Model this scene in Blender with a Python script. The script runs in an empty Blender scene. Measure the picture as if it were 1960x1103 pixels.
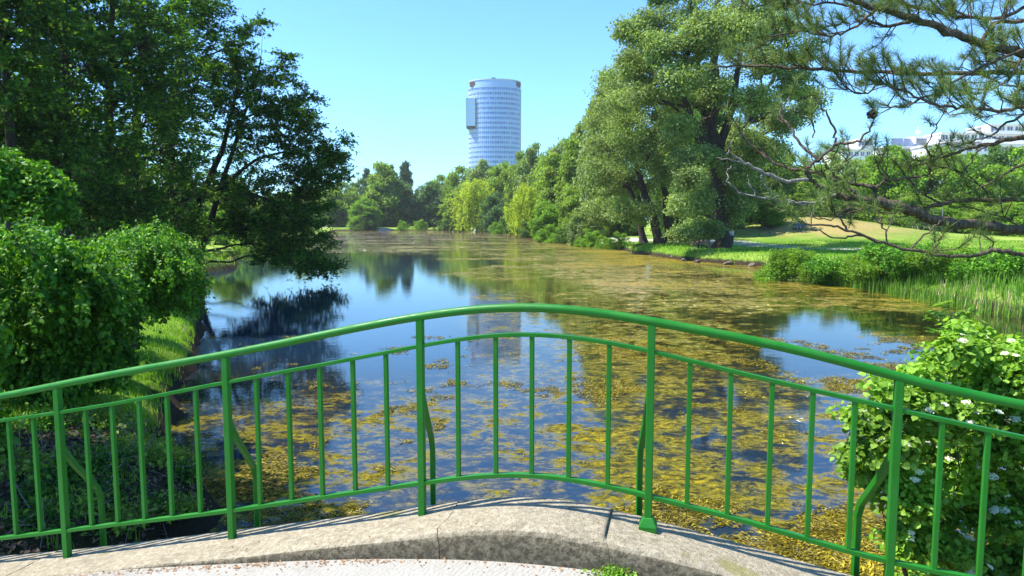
import bpy, bmesh, math, random
import numpy as np
from mathutils import Vector
R = math.radians
sc = bpy.context.scene
C = sc.collection
# ------------------------------------------------------------------ camera
HC = 3.2; FP = 1361.0; PITCH = math.atan(130.5 / FP)
cam = bpy.data.cameras.new('camera'); cam.lens = FP / 1960 * 36; cam.sensor_width = 36
cam.clip_start = 0.05; cam.clip_end = 6000
camo = bpy.data.objects.new('camera', cam); C.objects.link(camo)
camo.location = (0, 0, HC); camo.rotation_euler = (R(90) - PITCH, 0, 0); sc.camera = camo
# ------------------------------------------------------------------ sky, sun, exposure
SUN_EL, SUN_ROT = 57.0, 267.5
w = bpy.data.worlds.new('World'); sc.world = w; w.use_nodes = True
nt = w.node_tree
sk = nt.nodes.new('ShaderNodeTexSky'); sk.sky_type = 'NISHITA'; sk.sun_disc = False
sk.sun_elevation = R(SUN_EL); sk.sun_rotation = R(SUN_ROT)
sk.air_density = 1.0; sk.dust_density = 0.35; sk.ozone_density = 2.0; sk.altitude = 0
tint = nt.nodes.new('ShaderNodeMix'); tint.data_type = 'RGBA'; tint.blend_type = 'MULTIPLY'; tint.inputs[0].default_value = 1
tint.inputs[7].default_value = (.50, .87, 1.20, 1); nt.links.new(sk.outputs[0], tint.inputs[6])   # clean summer air, a little more cyan than the model's
nt.links.new(tint.outputs[2], nt.nodes['Background'].inputs[0]); nt.nodes['Background'].inputs[1].default_value = 0.128
sun = bpy.data.lights.new('sun', 'SUN'); sun.energy = 5.0; sun.angle = R(0.53); sun.color = (1.0, 0.95, 0.86)
suno = bpy.data.objects.new('sun', sun); C.objects.link(suno)
sd = Vector((math.sin(R(SUN_ROT)) * math.cos(R(SUN_EL)), math.cos(R(SUN_ROT)) * math.cos(R(SUN_EL)), math.sin(R(SUN_EL))))
suno.rotation_euler = sd.to_track_quat('Z', 'Y').to_euler(); suno.location = sd * 60
sc.view_settings.view_transform = 'Standard'; sc.view_settings.look = 'None'
sc.view_settings.exposure = 1.15; sc.view_settings.gamma = 1
sc.cycles.max_bounces = 6; sc.cycles.transparent_max_bounces = 4; sc.cycles.diffuse_bounces = 3
sc.cycles.glossy_bounces = 3; sc.cycles.transmission_bounces = 3
sc.cycles.use_denoising = True

# thin summer haze over the whole park
hm = bpy.data.materials.new('haze_air'); hm.use_nodes = True; hn = hm.node_tree; hn.nodes.clear()
ho = hn.nodes.new('ShaderNodeOutputMaterial'); hv = hn.nodes.new('ShaderNodeVolumePrincipled'); hv.inputs['Density'].default_value = .00017
hv.inputs['Color'].default_value = (.97, .98, 1, 1); hv.inputs['Anisotropy'].default_value = .2; hn.links.new(hv.outputs[0], ho.inputs['Volume'])
bpy.ops.mesh.primitive_cube_add(size=1, location=(0, 430, 64)); hz_ = bpy.context.object; hz_.name = 'haze'; hz_.scale = (1440, 990, 134); hz_.data.materials.append(hm); hz_['kind'] = 'stuff'
hz_['label'] = 'thin pale summer haze over the park'; hz_['category'] = 'haze'
# ------------------------------------------------------------------ measuring helpers
cp, sp_ = math.cos(PITCH), math.sin(PITCH)
def ray(px, py):
    a = (px - 980) / FP; b = (py - 551.5) / FP
    return np.array([a, cp - b * sp_, -sp_ - b * cp])
def at(px, py, Y):
    r = ray(px, py); t = Y / r[1]
    return np.array([r[0] * t, Y, HC + r[2] * t])
def ground(px, py, z=0.0):
    r = ray(px, py); t = (z - HC) / r[2]
    return np.array([r[0] * t, r[1] * t, z])
RA, RB = 3.93, -0.235
RD = np.array([1, RB]) / math.hypot(1, RB); RN = np.array([-RD[1], RD[0]])  # along, outward
def on_rail(px, py, off=0.0):
    r = ray(px, py); o = np.array([0, RA]) + RN * off
    t = np.dot(o, RN) / np.dot(r[:2], RN)
    p = r * t; return float(np.dot(p[:2] - o, RD)), HC + p[2]
def rail_xy(s, off=0.0):
    return np.array([0, RA]) + RD * s + RN * off

# ------------------------------------------------------------------ object helpers
def tag(o, label=None, cat=None, group=None, kind=None):
    if label: o['label'] = label
    if cat: o['category'] = cat
    if group: o['group'] = group
    if kind: o['kind'] = kind
    return o
def thing(name, label, cat, loc=(0, 0, 0), rz=0, group=None):
    o = bpy.data.objects.new(name, None); C.objects.link(o); o.empty_display_size = .2
    o.location = tuple(float(v) for v in loc); o.rotation_euler = (0, 0, rz)
    return tag(o, label, cat, group)
def mesh_np(name, V, F, mat, parent=None, smooth=False, k=None):
    """F: (n,k) array, or a list of such arrays"""
    if not isinstance(F, list): F = [F]
    F = [np.asarray(f, dtype=np.int32) for f in F if len(f)]
    V = np.asarray(V, dtype=np.float32)
    me = bpy.data.meshes.new(name)
    me.vertices.add(len(V)); me.vertices.foreach_set('co', V.ravel())
    nl = sum(f.size for f in F); npoly = sum(len(f) for f in F)
    me.loops.add(nl); me.polygons.add(npoly)
    me.loops.foreach_set('vertex_index', np.concatenate([f.ravel() for f in F]))
    st = []; b = 0
    for f in F:
        st.append(b + np.arange(len(f)) * f.shape[1]); b += f.size
    me.polygons.foreach_set('loop_start', np.concatenate(st).astype(np.int32))
    me.polygons.foreach_set('use_smooth', np.full(npoly, smooth))
    me.update(calc_edges=True)
    if mat: me.materials.append(mat)
    o = bpy.data.objects.new(name, me); C.objects.link(o)
    if parent: o.parent = parent
    return o
class MB:
    def __init__(s): s.v = []; s.f = []; s.n = 0
    def add(s, V, F):
        V = np.asarray(V, float); s.v.append(V)
        for f in F: s.f.append([i + s.n for i in f])
        s.n += len(V)
    def box(s, c, d, rz=0, tilt=None):
        x, y, z = [q / 2 for q in d]
        V = np.array([[-x,-y,-z],[x,-y,-z],[x,y,-z],[-x,y,-z],[-x,-y,z],[x,-y,z],[x,y,z],[-x,y,z]])
        if tilt is not None:
            t = tilt; V = V @ np.array([[1,0,0],[0,math.cos(t),math.sin(t)],[0,-math.sin(t),math.cos(t)]])
        if rz: V = V @ np.array([[math.cos(rz), math.sin(rz),0],[-math.sin(rz),math.cos(rz),0],[0,0,1]])
        s.add(V + np.array(c), [[0,3,2,1],[4,5,6,7],[0,1,5,4],[1,2,6,5],[2,3,7,6],[3,0,4,7]])
    def tube(s, P, rad, n=8, sq=False, up=(0, 0, 1)):
        P = np.asarray(P, float); m = len(P); rad = np.broadcast_to(np.asarray(rad, float), (m,))
        T = np.gradient(P, axis=0); T /= np.linalg.norm(T, axis=1)[:, None] + 1e-9
        u = np.array(up, float)
        if abs(np.dot(T.mean(0), u)) > .9 * np.linalg.norm(T.mean(0)): u = np.array([RD[0], RD[1], 0.0])
        A = np.cross(T, u); A /= np.linalg.norm(A, axis=1)[:, None] + 1e-9
        B = np.cross(T, A)
        if sq: an = np.array([.25, .75, 1.25, 1.75]) * math.pi; n = 4; k = math.sqrt(2)
        else: an = np.arange(n) * 2 * math.pi / n; k = 1
        V = P[:, None] + (A[:, None] * np.cos(an)[None, :, None] + B[:, None] * np.sin(an)[None, :, None]) * (rad * k)[:, None, None]
        V = V.reshape(-1, 3)
        F = [[i*n+j, i*n+(j+1) % n, (i+1)*n+(j+1) % n, (i+1)*n+j] for i in range(m-1) for j in range(n)]
        F += [list(range(n))[::-1], [(m-1)*n+j for j in range(n)]]
        s.add(V, F)
    def build(s, name, mat, parent=None, smooth=False, bevel=0):
        me = bpy.data.meshes.new(name); me.from_pydata(np.vstack(s.v).tolist(), [], s.f)
        bm = bmesh.new(); bm.from_mesh(me); bmesh.ops.recalc_face_normals(bm, faces=bm.faces)
        if bevel: bmesh.ops.bevel(bm, geom=[e for e in bm.edges if e.calc_face_angle(0) > .5], offset=bevel, segments=2, affect='EDGES', profile=.5)
        bm.to_mesh(me); bm.free()
        for p in me.polygons: p.use_smooth = smooth
        me.materials.append(mat)
        o = bpy.data.objects.new(name, me); C.objects.link(o)
        if parent: o.parent = parent
        return o
def copy_tree(o, parent=None):
    c = o.copy(); C.objects.link(c); c.parent = parent
    for ch in list(o.children): copy_tree(ch, c)
    return c

# ------------------------------------------------------------------ materials
def mat(name):
    m = bpy.data.materials.new(name); m.use_nodes = True; n = m.node_tree
    return m, n, n.nodes['Principled BSDF'], n.nodes['Material Output']
def N(n, t, **k):
    q = n.nodes.new(t)
    for a, v in k.items():
        if a in q.inputs: q.inputs[a].default_value = v
        else: setattr(q, a, v)
    return q
def ramp(n, src, stops):
    r = n.nodes.new('ShaderNodeValToRGB'); e = r.color_ramp.elements
    while len(e) < len(stops): e.new(.5)
    for i, (p, c) in enumerate(stops): e[i].position = p; e[i].color = (*c, 1)
    n.links.new(src, r.inputs[0]); return r.outputs[0]
def noise(n, vec, scale, detail=4, rough=.55, dist=0):
    q = N(n, 'ShaderNodeTexNoise', Scale=scale, Detail=detail, Roughness=rough, Distortion=dist)
    if vec is not None: n.links.new(vec, q.inputs['Vector'])
    return q.outputs['Fac']
def coord(n, which='Object'):
    return n.nodes.new('ShaderNodeTexCoord').outputs[which]
def mixc(n, fac, a, b, mode='MIX'):
    q = n.nodes.new('ShaderNodeMix'); q.data_type = 'RGBA'; q.blend_type = mode
    for s, v in ((0, fac), (6, a), (7, b)):
        if isinstance(v, (int, float)): q.inputs[s].default_value = v
        elif isinstance(v, tuple): q.inputs[s].default_value = (*v, 1)
        else: n.links.new(v, q.inputs[s])
    return q.outputs[2]
def mth(n, op, a, b=0.0, clamp=False):
    q = n.nodes.new('ShaderNodeMath'); q.operation = op; q.use_clamp = clamp
    for i, v in enumerate((a, b)):
        if isinstance(v, (int, float)): q.inputs[i].default_value = v
        else: n.links.new(v, q.inputs[i])
    return q.outputs[0]
def sstep(n, v, lo, hi, a=0.0, b=1.0):
    q = n.nodes.new('ShaderNodeMapRange'); q.interpolation_type = 'SMOOTHSTEP'
    n.links.new(v, q.inputs[0])
    for i, x in enumerate((lo, hi, a, b)): q.inputs[i + 1].default_value = x
    return q.outputs[0]
def bump(n, b, h, strength=.5, dist=.02):
    q = N(n, 'ShaderNodeBump', Strength=strength, Distance=dist); n.links.new(h, q.inputs['Height'])
    n.links.new(q.outputs[0], b.inputs['Normal']); return q
def leaf_mat(name, c1, c2, c3, trans=.35, nscale=.5, rough=.5, spec=.25):
    m, n, b, out = mat(name)
    g = n.nodes.new('ShaderNodeNewGeometry')
    col = ramp(n, g.outputs['Random Per Island'], [(0, c1), (.55, c2), (1, c3)])
    f = noise(n, coord(n), nscale, 3)
    v = sstep(n, f, .3, .7, .72, 1.3)
    hsv = N(n, 'ShaderNodeHueSaturation'); n.links.new(col, hsv.inputs['Color']); n.links.new(v, hsv.inputs['Value'])
    n.links.new(hsv.outputs[0], b.inputs['Base Color'])
    b.inputs['Roughness'].default_value = rough; b.inputs['Specular IOR Level'].default_value = spec
    t = n.nodes.new('ShaderNodeBsdfTranslucent')
    tc = mixc(n, 1.0, hsv.outputs[0], (1.5, 1.45, .55), 'MULTIPLY'); n.links.new(tc, t.inputs[0])
    mx = n.nodes.new('ShaderNodeMixShader'); mx.inputs[0].default_value = trans
    n.links.new(b.outputs[0], mx.inputs[1]); n.links.new(t.outputs[0], mx.inputs[2]); n.links.new(mx.outputs[0], out.inputs[0])
    return m
def bark_mat(name, c1, c2, sc_=3, st=.8):
    m, n, b, out = mat(name); co = coord(n)
    mp = N(n, 'ShaderNodeMapping'); mp.inputs['Scale'].default_value = (1, 1, .25); n.links.new(co, mp.inputs[0])
    f = noise(n, mp.outputs[0], sc_ * 4, 6, .65)
    n.links.new(ramp(n, f, [(.3, c1), (.7, c2)]), b.inputs['Base Color']); b.inputs['Roughness'].default_value = .9
    b.inputs['Specular IOR Level'].default_value = .2
    bump(n, b, f, st, .05); return m
def plain(name, c, rough=.6, metal=0, spec=.5, var=0, vs=3):
    m, n, b, out = mat(name)
    if var:
        f = noise(n, coord(n), vs, 4)
        n.links.new(ramp(n, f, [(.3, tuple(x * (1 - var) for x in c)), (.7, tuple(min(1, x * (1 + var)) for x in c))]), b.inputs['Base Color'])
    else: b.inputs['Base Color'].default_value = (*c, 1)
    b.inputs['Roughness'].default_value = rough; b.inputs['Metallic'].default_value = metal
    b.inputs['Specular IOR Level'].default_value = spec
    return m

M = {}
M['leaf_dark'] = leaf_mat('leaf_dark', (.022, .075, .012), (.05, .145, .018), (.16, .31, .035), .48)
M['leaf_mid'] = leaf_mat('leaf_mid', (.10, .18, .025), (.19, .30, .04), (.33, .45, .09), .5)
M['leaf_poplar'] = leaf_mat('leaf_poplar', (.09, .15, .045), (.19, .28, .07), (.36, .45, .18), .42, .35)
M['leaf_bright'] = leaf_mat('leaf_bright', (.10, .21, .018), (.17, .32, .024), (.25, .41, .04), .45)
M['leaf_willow'] = leaf_mat('leaf_willow', (.22, .30, .02), (.33, .43, .03), (.45, .54, .06), .5)
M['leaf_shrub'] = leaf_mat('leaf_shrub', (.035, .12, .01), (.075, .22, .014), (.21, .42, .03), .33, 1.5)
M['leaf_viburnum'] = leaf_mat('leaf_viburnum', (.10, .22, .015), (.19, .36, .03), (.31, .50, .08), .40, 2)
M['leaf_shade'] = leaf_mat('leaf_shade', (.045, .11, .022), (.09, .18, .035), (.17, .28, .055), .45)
M['leaf_bluegreen'] = leaf_mat('leaf_bluegreen', (.05, .12, .04), (.09, .18, .055), (.17, .27, .10), .38)
M['leaf_poplar_dark'] = leaf_mat('leaf_poplar_dark', (.03, .08, .03), (.05, .12, .04), (.09, .17, .06), .3)
M['needle'] = leaf_mat('needle', (.06, .12, .035), (.12, .20, .06), (.28, .31, .09), .3, 1.2)
M['grass_blade'] = leaf_mat('grass_blade', (.11, .25, .014), (.18, .36, .022), (.27, .45, .045), .4, .8)
M['reed'] = leaf_mat('reed', (.07, .20, .02), (.12, .29, .025), (.24, .36, .06), .4, .6)
M['flower'] = leaf_mat('flower', (.75, .78, .62), (.82, .82, .74), (.85, .85, .8), .3, 2)
M['straw'] = plain('straw', (.42, .33, .2), .8, var=.3, vs=8)
M['bark'] = bark_mat('bark', (.02, .016, .012), (.075, .06, .045), 1.5)
M['bark_pale'] = bark_mat('bark_pale', (.05, .035, .025), (.24, .19, .15), 6)
M['bark_pine'] = bark_mat('bark_pine', (.04, .028, .02), (.24, .18, .13), 9, 1.2)
M['twig_dead'] = bark_mat('twig_dead', (.17, .14, .12), (.42, .38, .34), 10)
# ground
m, n, b, out = mat('grass_ground'); co = coord(n)
f1 = noise(n, co, .12, 4); f2 = noise(n, co, 2.5, 5, .7); f3 = noise(n, co, 30, 3, .7)
c = mixc(n, f2, (.08, .17, .014), (.20, .33, .04)); c2 = mixc(n, sstep(n, f1, .42, .62), c, (.30, .38, .07))
c3 = mixc(n, mth(n, 'MULTIPLY', sstep(n, f3, .45, .7), .5), c2, (.07, .12, .015))
sx = N(n, 'ShaderNodeSeparateXYZ'); n.links.new(co, sx.inputs[0])
dx = mth(n, 'DIVIDE', mth(n, 'SUBTRACT', sx.outputs[0], 36.0), 11.0); dy = mth(n, 'DIVIDE', mth(n, 'SUBTRACT', sx.outputs[1], 82.0), 9.0)
dd = mth(n, 'SQRT', mth(n, 'ADD', mth(n, 'MULTIPLY', dx, dx), mth(n, 'MULTIPLY', dy, dy)))
dd = mth(n, 'ADD', dd, mth(n, 'MULTIPLY', noise(n, co, .45, 8, .78), 2.2))
c4 = mixc(n, sstep(n, dd, 1.5, 2.25, .85, 0), c3, (.34, .25, .10))
# bare soil where the ground drops to the water and under the left thicket
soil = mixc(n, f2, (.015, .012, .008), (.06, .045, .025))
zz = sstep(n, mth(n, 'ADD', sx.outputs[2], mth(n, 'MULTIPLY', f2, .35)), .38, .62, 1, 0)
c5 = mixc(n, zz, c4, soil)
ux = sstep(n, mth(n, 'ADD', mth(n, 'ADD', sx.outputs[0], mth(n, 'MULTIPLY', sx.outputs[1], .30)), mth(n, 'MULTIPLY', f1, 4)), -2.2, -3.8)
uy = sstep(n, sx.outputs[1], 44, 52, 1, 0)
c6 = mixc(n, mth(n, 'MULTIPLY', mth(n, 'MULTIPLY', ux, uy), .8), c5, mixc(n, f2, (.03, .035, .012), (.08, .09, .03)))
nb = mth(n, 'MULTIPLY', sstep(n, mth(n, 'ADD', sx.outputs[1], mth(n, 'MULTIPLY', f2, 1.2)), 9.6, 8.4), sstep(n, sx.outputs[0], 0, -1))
c6 = mixc(n, mth(n, 'MULTIPLY', nb, .92), c6, mixc(n, f3, (.012, .010, .007), (.045, .034, .02)))  # near left bank: dark soil, its colour deepened to stand for bush shade
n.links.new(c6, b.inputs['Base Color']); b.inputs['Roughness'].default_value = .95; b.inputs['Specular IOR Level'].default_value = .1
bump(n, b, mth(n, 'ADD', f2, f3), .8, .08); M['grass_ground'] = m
# water with algae
m, n, b, out = mat('pond_water'); co = coord(n)
mp = N(n, 'ShaderNodeMapping'); mp.inputs['Scale'].default_value = (.75, 1.0, 1); n.links.new(co, mp.inputs[0]); v = mp.outputs[0]
sx = N(n, 'ShaderNodeSeparateXYZ'); n.links.new(co, sx.inputs[0]); X, Y = sx.outputs[0], sx.outputs[1]
big = noise(n, v, .16, 4, .6); mid = noise(n, v, 1.1, 7, .68, .8); fine = noise(n, v, 8.0, 8, .76, 1.0); grain = noise(n, v, 22, 4, .7)
fib = noise(n, v, 2.6, 10, .76, .5)
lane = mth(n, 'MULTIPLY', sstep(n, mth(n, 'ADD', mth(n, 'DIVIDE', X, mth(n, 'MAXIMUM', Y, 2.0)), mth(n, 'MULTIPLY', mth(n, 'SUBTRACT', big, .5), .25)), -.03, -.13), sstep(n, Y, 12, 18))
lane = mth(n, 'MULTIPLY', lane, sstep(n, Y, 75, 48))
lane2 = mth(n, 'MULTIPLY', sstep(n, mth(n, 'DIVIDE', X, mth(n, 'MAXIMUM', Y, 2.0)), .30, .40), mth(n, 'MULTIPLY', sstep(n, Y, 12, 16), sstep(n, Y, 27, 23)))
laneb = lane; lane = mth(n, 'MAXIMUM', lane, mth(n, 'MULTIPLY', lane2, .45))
farness = sstep(n, Y, 16, 60)
near_l = mth(n, 'MULTIPLY', sstep(n, X, -.9, -2.6), sstep(n, Y, 15, 8))
# floating mats: patchy, ragged edges
cov = mth(n, 'ADD', mth(n, 'ADD', mth(n, 'MULTIPLY', big, .40), mth(n, 'MULTIPLY', mid, .45)), mth(n, 'MULTIPLY', fib, .55))
cov = mth(n, 'ADD', mth(n, 'ADD', mth(n, 'SUBTRACT', cov, mth(n, 'MULTIPLY', lane, .24)), mth(n, 'SUBTRACT', mth(n, 'MULTIPLY', sstep(n, mth(n, 'DIVIDE', X, mth(n, 'MAXIMUM', Y, 2.0)), .02, .14), .065), .016)), mth(n, 'ADD', mth(n, 'MULTIPLY', farness, .07), mth(n, 'MULTIPLY', near_l, .07)))
SUBM = sstep(n, mth(n, 'ADD', mth(n, 'MULTIPLY', fib, .7), mth(n, 'SUBTRACT', mth(n, 'MULTIPLY', mid, .4), mth(n, 'MULTIPLY', lane, .30))), .46, .62)
A = sstep(n, cov, .70, .80)
E_ = mth(n, 'MULTIPLY', sstep(n, mth(n, 'ADD', cov, mth(n, 'MULTIPLY', mth(n, 'SUBTRACT', fine, .5), .3)), .76, .86), .8)
acol = ramp(n, fine, [(.38, (.03, .024, .004)), (.47, (.13, .105, .004)), (.55, (.32, .25, .008)), (.68, (.52, .43, .035))])
farcol = ramp(n, fine, [(.38, (.05, .042, .005)), (.48, (.18, .145, .005)), (.58, (.36, .27, .018))])
red = ramp(n, fine, [(.38, (.07, .045, .014)), (.50, (.20, .12, .045)), (.62, (.32, .20, .11))])
farcol = mixc(n, mth(n, 'MULTIPLY', sstep(n, Y, 75, 130), sstep(n, mid, .38, .55)), farcol, red)
acol = mixc(n, farness, acol, farcol)
deep = mixc(n, mth(n, 'MAXIMUM', mth(n, 'MULTIPLY', laneb, .8), mth(n, 'MULTIPLY', sstep(n, Y, 18, 9), .75)), mixc(n, mid, (.006, .008, .004), (.018, .017, .006)), (.006, .021, .050))  # reflected sky's blue put into the water colour, in lane and close by
subc = ramp(n, fine, [(.40, (.008, .008, .004)), (.49, (.07, .055, .01)), (.61, (.19, .15, .035))])
col = mixc(n, mth(n, 'MULTIPLY', SUBM, .85), deep, subc)
col = mixc(n, mth(n, 'MULTIPLY', A, sstep(n, fine, .36, .50, .15, 1)), col, acol)
n.links.new(col, b.inputs['Base Color'])
b.inputs['IOR'].default_value = 1.38
n.links.new(sstep(n, E_, 0, 1, .02, .7), b.inputs['Roughness'])
n.links.new(sstep(n, E_, 0, 1, .5, .06), b.inputs['Specular IOR Level'])
rip = noise(n, v, 3.2, 4, .6); 
hgt = mth(n, 'ADD', mth(n, 'MULTIPLY', rip, .012), mth(n, 'MULTIPLY', mth(n, 'MULTIPLY', A, fine), .05))
bp = N(n, 'ShaderNodeBump', Strength=.35, Distance=.12); n.links.new(mth(n, 'MULTIPLY', rip, .05), bp.inputs['Height'])
bp2 = N(n, 'ShaderNodeBump', Strength=.6, Distance=.25); n.links.new(mth(n, 'MULTIPLY', mth(n, 'ADD', fine, grain), E_), bp2.inputs['Height'])
n.links.new(bp.outputs[0], bp2.inputs['Normal']); n.links.new(bp2.outputs[0], b.inputs['Normal'])
M['water'] = m
# concrete, paving, paint
m, n, b, out = mat('kerb_concrete'); co = coord(n)
f1 = noise(n, co, 2.2, 6, .65); f2 = noise(n, co, 28, 6, .75); f3 = noise(n, co, 60, 5, .75)
c = mixc(n, f1, (.25, .21, .14), (.37, .315, .22)); c = mixc(n, sstep(n, f2, .42, .66), c, (.46, .405, .30))
c = mixc(n, mth(n, 'MULTIPLY', sstep(n, f3, .56, .64), .8), c, (.09, .075, .05))
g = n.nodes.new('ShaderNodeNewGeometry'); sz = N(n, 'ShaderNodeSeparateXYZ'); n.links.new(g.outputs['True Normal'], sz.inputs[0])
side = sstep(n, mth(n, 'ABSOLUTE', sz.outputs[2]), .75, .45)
side_shade = mixc(n, sstep(n, f2, .38, .62), (.045, .036, .022), (.20, .165, .105)); c = mixc(n, mth(n, 'MULTIPLY', side, .85), c, side_shade)  # steep faces browner, and darkened in the colour for their grazing light
c = mixc(n, mth(n, 'MULTIPLY', sstep(n, noise(n, co, 5.5, 8, .75, 1.5), .50, .66), .5), c, (.13, .115, .085))
vor = N(n, 'ShaderNodeTexNoise', Scale=3.1, Detail=2.0); n.links.new(co, vor.inputs['Vector'])
c = mixc(n, mth(n, 'MULTIPLY', sstep(n, vor.outputs['Fac'], .66, .72), .6), c, (.22, .20, .05))
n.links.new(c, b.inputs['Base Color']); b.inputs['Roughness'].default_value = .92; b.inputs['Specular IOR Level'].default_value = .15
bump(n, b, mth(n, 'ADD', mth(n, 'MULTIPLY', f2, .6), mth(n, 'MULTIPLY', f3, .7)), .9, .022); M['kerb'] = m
m, n, b, out = mat('deck_concrete'); co = coord(n)
mp = N(n, 'ShaderNodeMapping'); mp.inputs['Rotation'].default_value = (0, 0, R(38)); n.links.new(co, mp.inputs[0])
wv = N(n, 'ShaderNodeTexWave', Scale=9.0, Distortion=9.0, Detail=4.0); wv.inputs['Detail Scale'].default_value = 2; n.links.new(mp.outputs[0], wv.inputs[0])
f2 = noise(n, co, 30, 5, .7); f1 = noise(n, co, 3, 5)
c = mixc(n, f1, (.25, .235, .205), (.34, .325, .29)); c = mixc(n, mth(n, 'MULTIPLY', sstep(n, noise(n, co, 1.7, 8, .8, 1), .48, .7), .55), c, (.17, .145, .11)); c = mixc(n, mth(n, 'MULTIPLY', sstep(n, wv.outputs['Fac'], .06, .0), .35), c, (.2, .17, .13))
c = mixc(n, mth(n, 'MULTIPLY', sstep(n, f2, .6, .72), .5), c, (.3, .25, .2))
n.links.new(c, b.inputs['Base Color']); b.inputs['Roughness'].default_value = .9
bump(n, b, mth(n, 'ADD', wv.outputs['Fac'], f2), .4, .01); M['deck'] = m
m, n, b, out = mat('green_paint'); co = coord(n)
f = noise(n, co, 6, 5); f2 = noise(n, co, 90, 3, .6)
c = mixc(n, f, (.006, .115, .004), (.013, .175, .009)); c = mixc(n, mth(n, 'MULTIPLY', sstep(n, f2, .66, .74), .5), c, (.08, .26, .09))
f3 = noise(n, co, 34, 6, .7); c = mixc(n, mth(n, 'MULTIPLY', sstep(n, f3, .64, .67), .8), c, (.10, .045, .02))
c = mixc(n, mth(n, 'MULTIPLY', sstep(n, noise(n, co, 14, 5, .7), .52, .72), .35), c, (.05, .13, .05))
n.links.new(c, b.inputs['Base Color']); n.links.new(sstep(n, f, .3, .7, .32, .6), b.inputs['Roughness']); b.inputs['Specular IOR Level'].default_value = .35
bump(n, b, mth(n, 'ADD', mth(n, 'MULTIPLY', f2, .3), noise(n, co, 25, 3)), .18, .004); M['green'] = m
M['path'] = plain('path_gravel', (.36, .33, .29), .95, var=.2, vs=2)
M['stone'] = plain('stone', (.26, .24, .21), .9, var=.35, vs=9)
M['wood'] = plain('wood', (.20, .13, .08), .7, var=.3, vs=6)
M['dark_wood'] = plain('dark_wood', (.05, .035, .03), .8, var=.3, vs=6)
M['metal_dark'] = plain('metal_dark', (.05, .06, .06), .5, .5)
M['blue_box'] = plain('blue_box', (.02, .03, .16), .5)
M['skin'] = plain('skin', (.5, .3, .22), .6); M['cloth_red'] = plain('cloth_red', (.42, .08, .07), .8)
M['cloth_dark'] = plain('cloth_dark', (.03, .035, .06), .8); M['cloth_pale'] = plain('cloth_pale', (.6, .56, .55), .8); M['hair'] = plain('hair', (.04, .025, .015), .7)
M['white_wall'] = plain('white_wall', (.74, .72, .72), .7, var=.06, vs=.2)
M['win_dark'] = plain('win_dark', (.10, .12, .16), .12, 0, .8, var=.4, vs=.4)
M['slate'] = plain('slate', (.10, .13, .20), .35)
M['brown_panel'] = plain('brown_panel', (.09, .03, .03), .6)
M['roof_white'] = plain('roof_white', (.75, .72, .72), .6)

# ------------------------------------------------------------------ lake outline and terrain
def G2(px, py): return tuple(ground(px, py, 0)[:2])
shore = [(-3.3, -8), (-3.2, 3)] + [G2(*p) for p in [(400, 985), (350, 925), (322, 850), (335, 770), (372, 705), (384, 655), (390, 600), (388, 555), (386, 522), (420, 519), (452, 514), (452, 503), (440, 495), (470, 487), (540, 479), (600, 468), (622, 455), (632, 446.0), (640, 441.8), (760, 441.0), (880, 441.2), (975, 442.5), (1000, 450), (1030, 456), (1100, 461), (1180, 474), (1212, 486), (1262, 491), (1300, 498), (1380, 505), (1465, 511), (1560, 531), (1700, 560), (1850, 588), (1960, 606)]] + [(22, 22.5), (45, 21), (45, 17), (25, 15.0), (12, 11), (6, 8.2), (4.6, 6.2), (4.2, 3.5), (4.2, -8)]
SH = np.array(shore)
def sdist(P):
    """signed distance to the lake outline, negative inside; P (n,2)"""
    out = np.full(len(P), 1e9); ins = np.zeros(len(P), bool)
    A = SH; B = np.roll(SH, -1, 0)
    for a, b in zip(A, B):
        e = b - a; wv = P - a; t = np.clip((wv @ e) / (e @ e), 0, 1)
        out = np.minimum(out, np.hypot(*(wv - t[:, None] * e).T))
        cnd = ((a[1] > P[:, 1]) != (b[1] > P[:, 1]))
        xi = a[0] + (P[:, 1] - a[1]) / (b[1] - a[1] + 1e-12) * (b[0] - a[0])
        ins ^= cnd & (P[:, 0] < xi)
    return np.where(ins, -out, out)
def gz(x, y):
    P = np.stack([np.ravel(x), np.ravel(y)], 1).astype(float); d = sdist(P); X, Y = P.T
    d2 = d + .18 * np.sin(X * 1.9 + Y * .7) * np.sin(Y * 1.3 - X * .4) + .1 * np.sin(X * 4.1 + 1) * np.sin(Y * 3.7)
    d = np.where(np.abs(d) < 3, d2, d)
    hb = .72 + .06 * np.sin(X * .31 + Y * .17) + .05 * np.sin(X * .9) * np.cos(Y * .8)
    land = hb * (1 - np.exp(-np.clip(d, 0, None) / .45)) + .02
    z = np.where(d > 0, land, -.9 * (1 - np.exp(np.clip(d, None, 0) / .6)) - .03)
    z += np.where(d > 2, 2.5 * np.exp(-((X - 37) / 14) ** 2 - ((Y - 90) / 13) ** 2), 0)
    z += np.where((X > 30) & (Y > 50), .5 * np.clip((Y - 60) / 50, 0, 1), 0) + np.where(Y > 300, .5, 0)
    return z.reshape(np.shape(x))
def gz1(x, y): return float(gz(np.array([x]), np.array([y]))[0])
def axis(a, b, lo, hi, step, grow):
    v = [lo]
    while v[-1] < hi: v.append(v[-1] + step)
    s = step
    while v[-1] < b: s *= grow; v.append(v[-1] + s)
    s = step; u = [lo]
    while u[-1] > a: s *= grow; u.append(u[-1] - s)
    return np.array(sorted(set(u + v)))
gx = axis(-700, 700, -8, 26, .28, 1.035); gy = axis(-40, 900, -3, 50, .30, 1.03)
GX, GY = np.meshgrid(gx, gy); GZ = gz(GX, GY); nx, ny = len(gx), len(gy)
I = np.arange(nx * ny).reshape(ny, nx)
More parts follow.
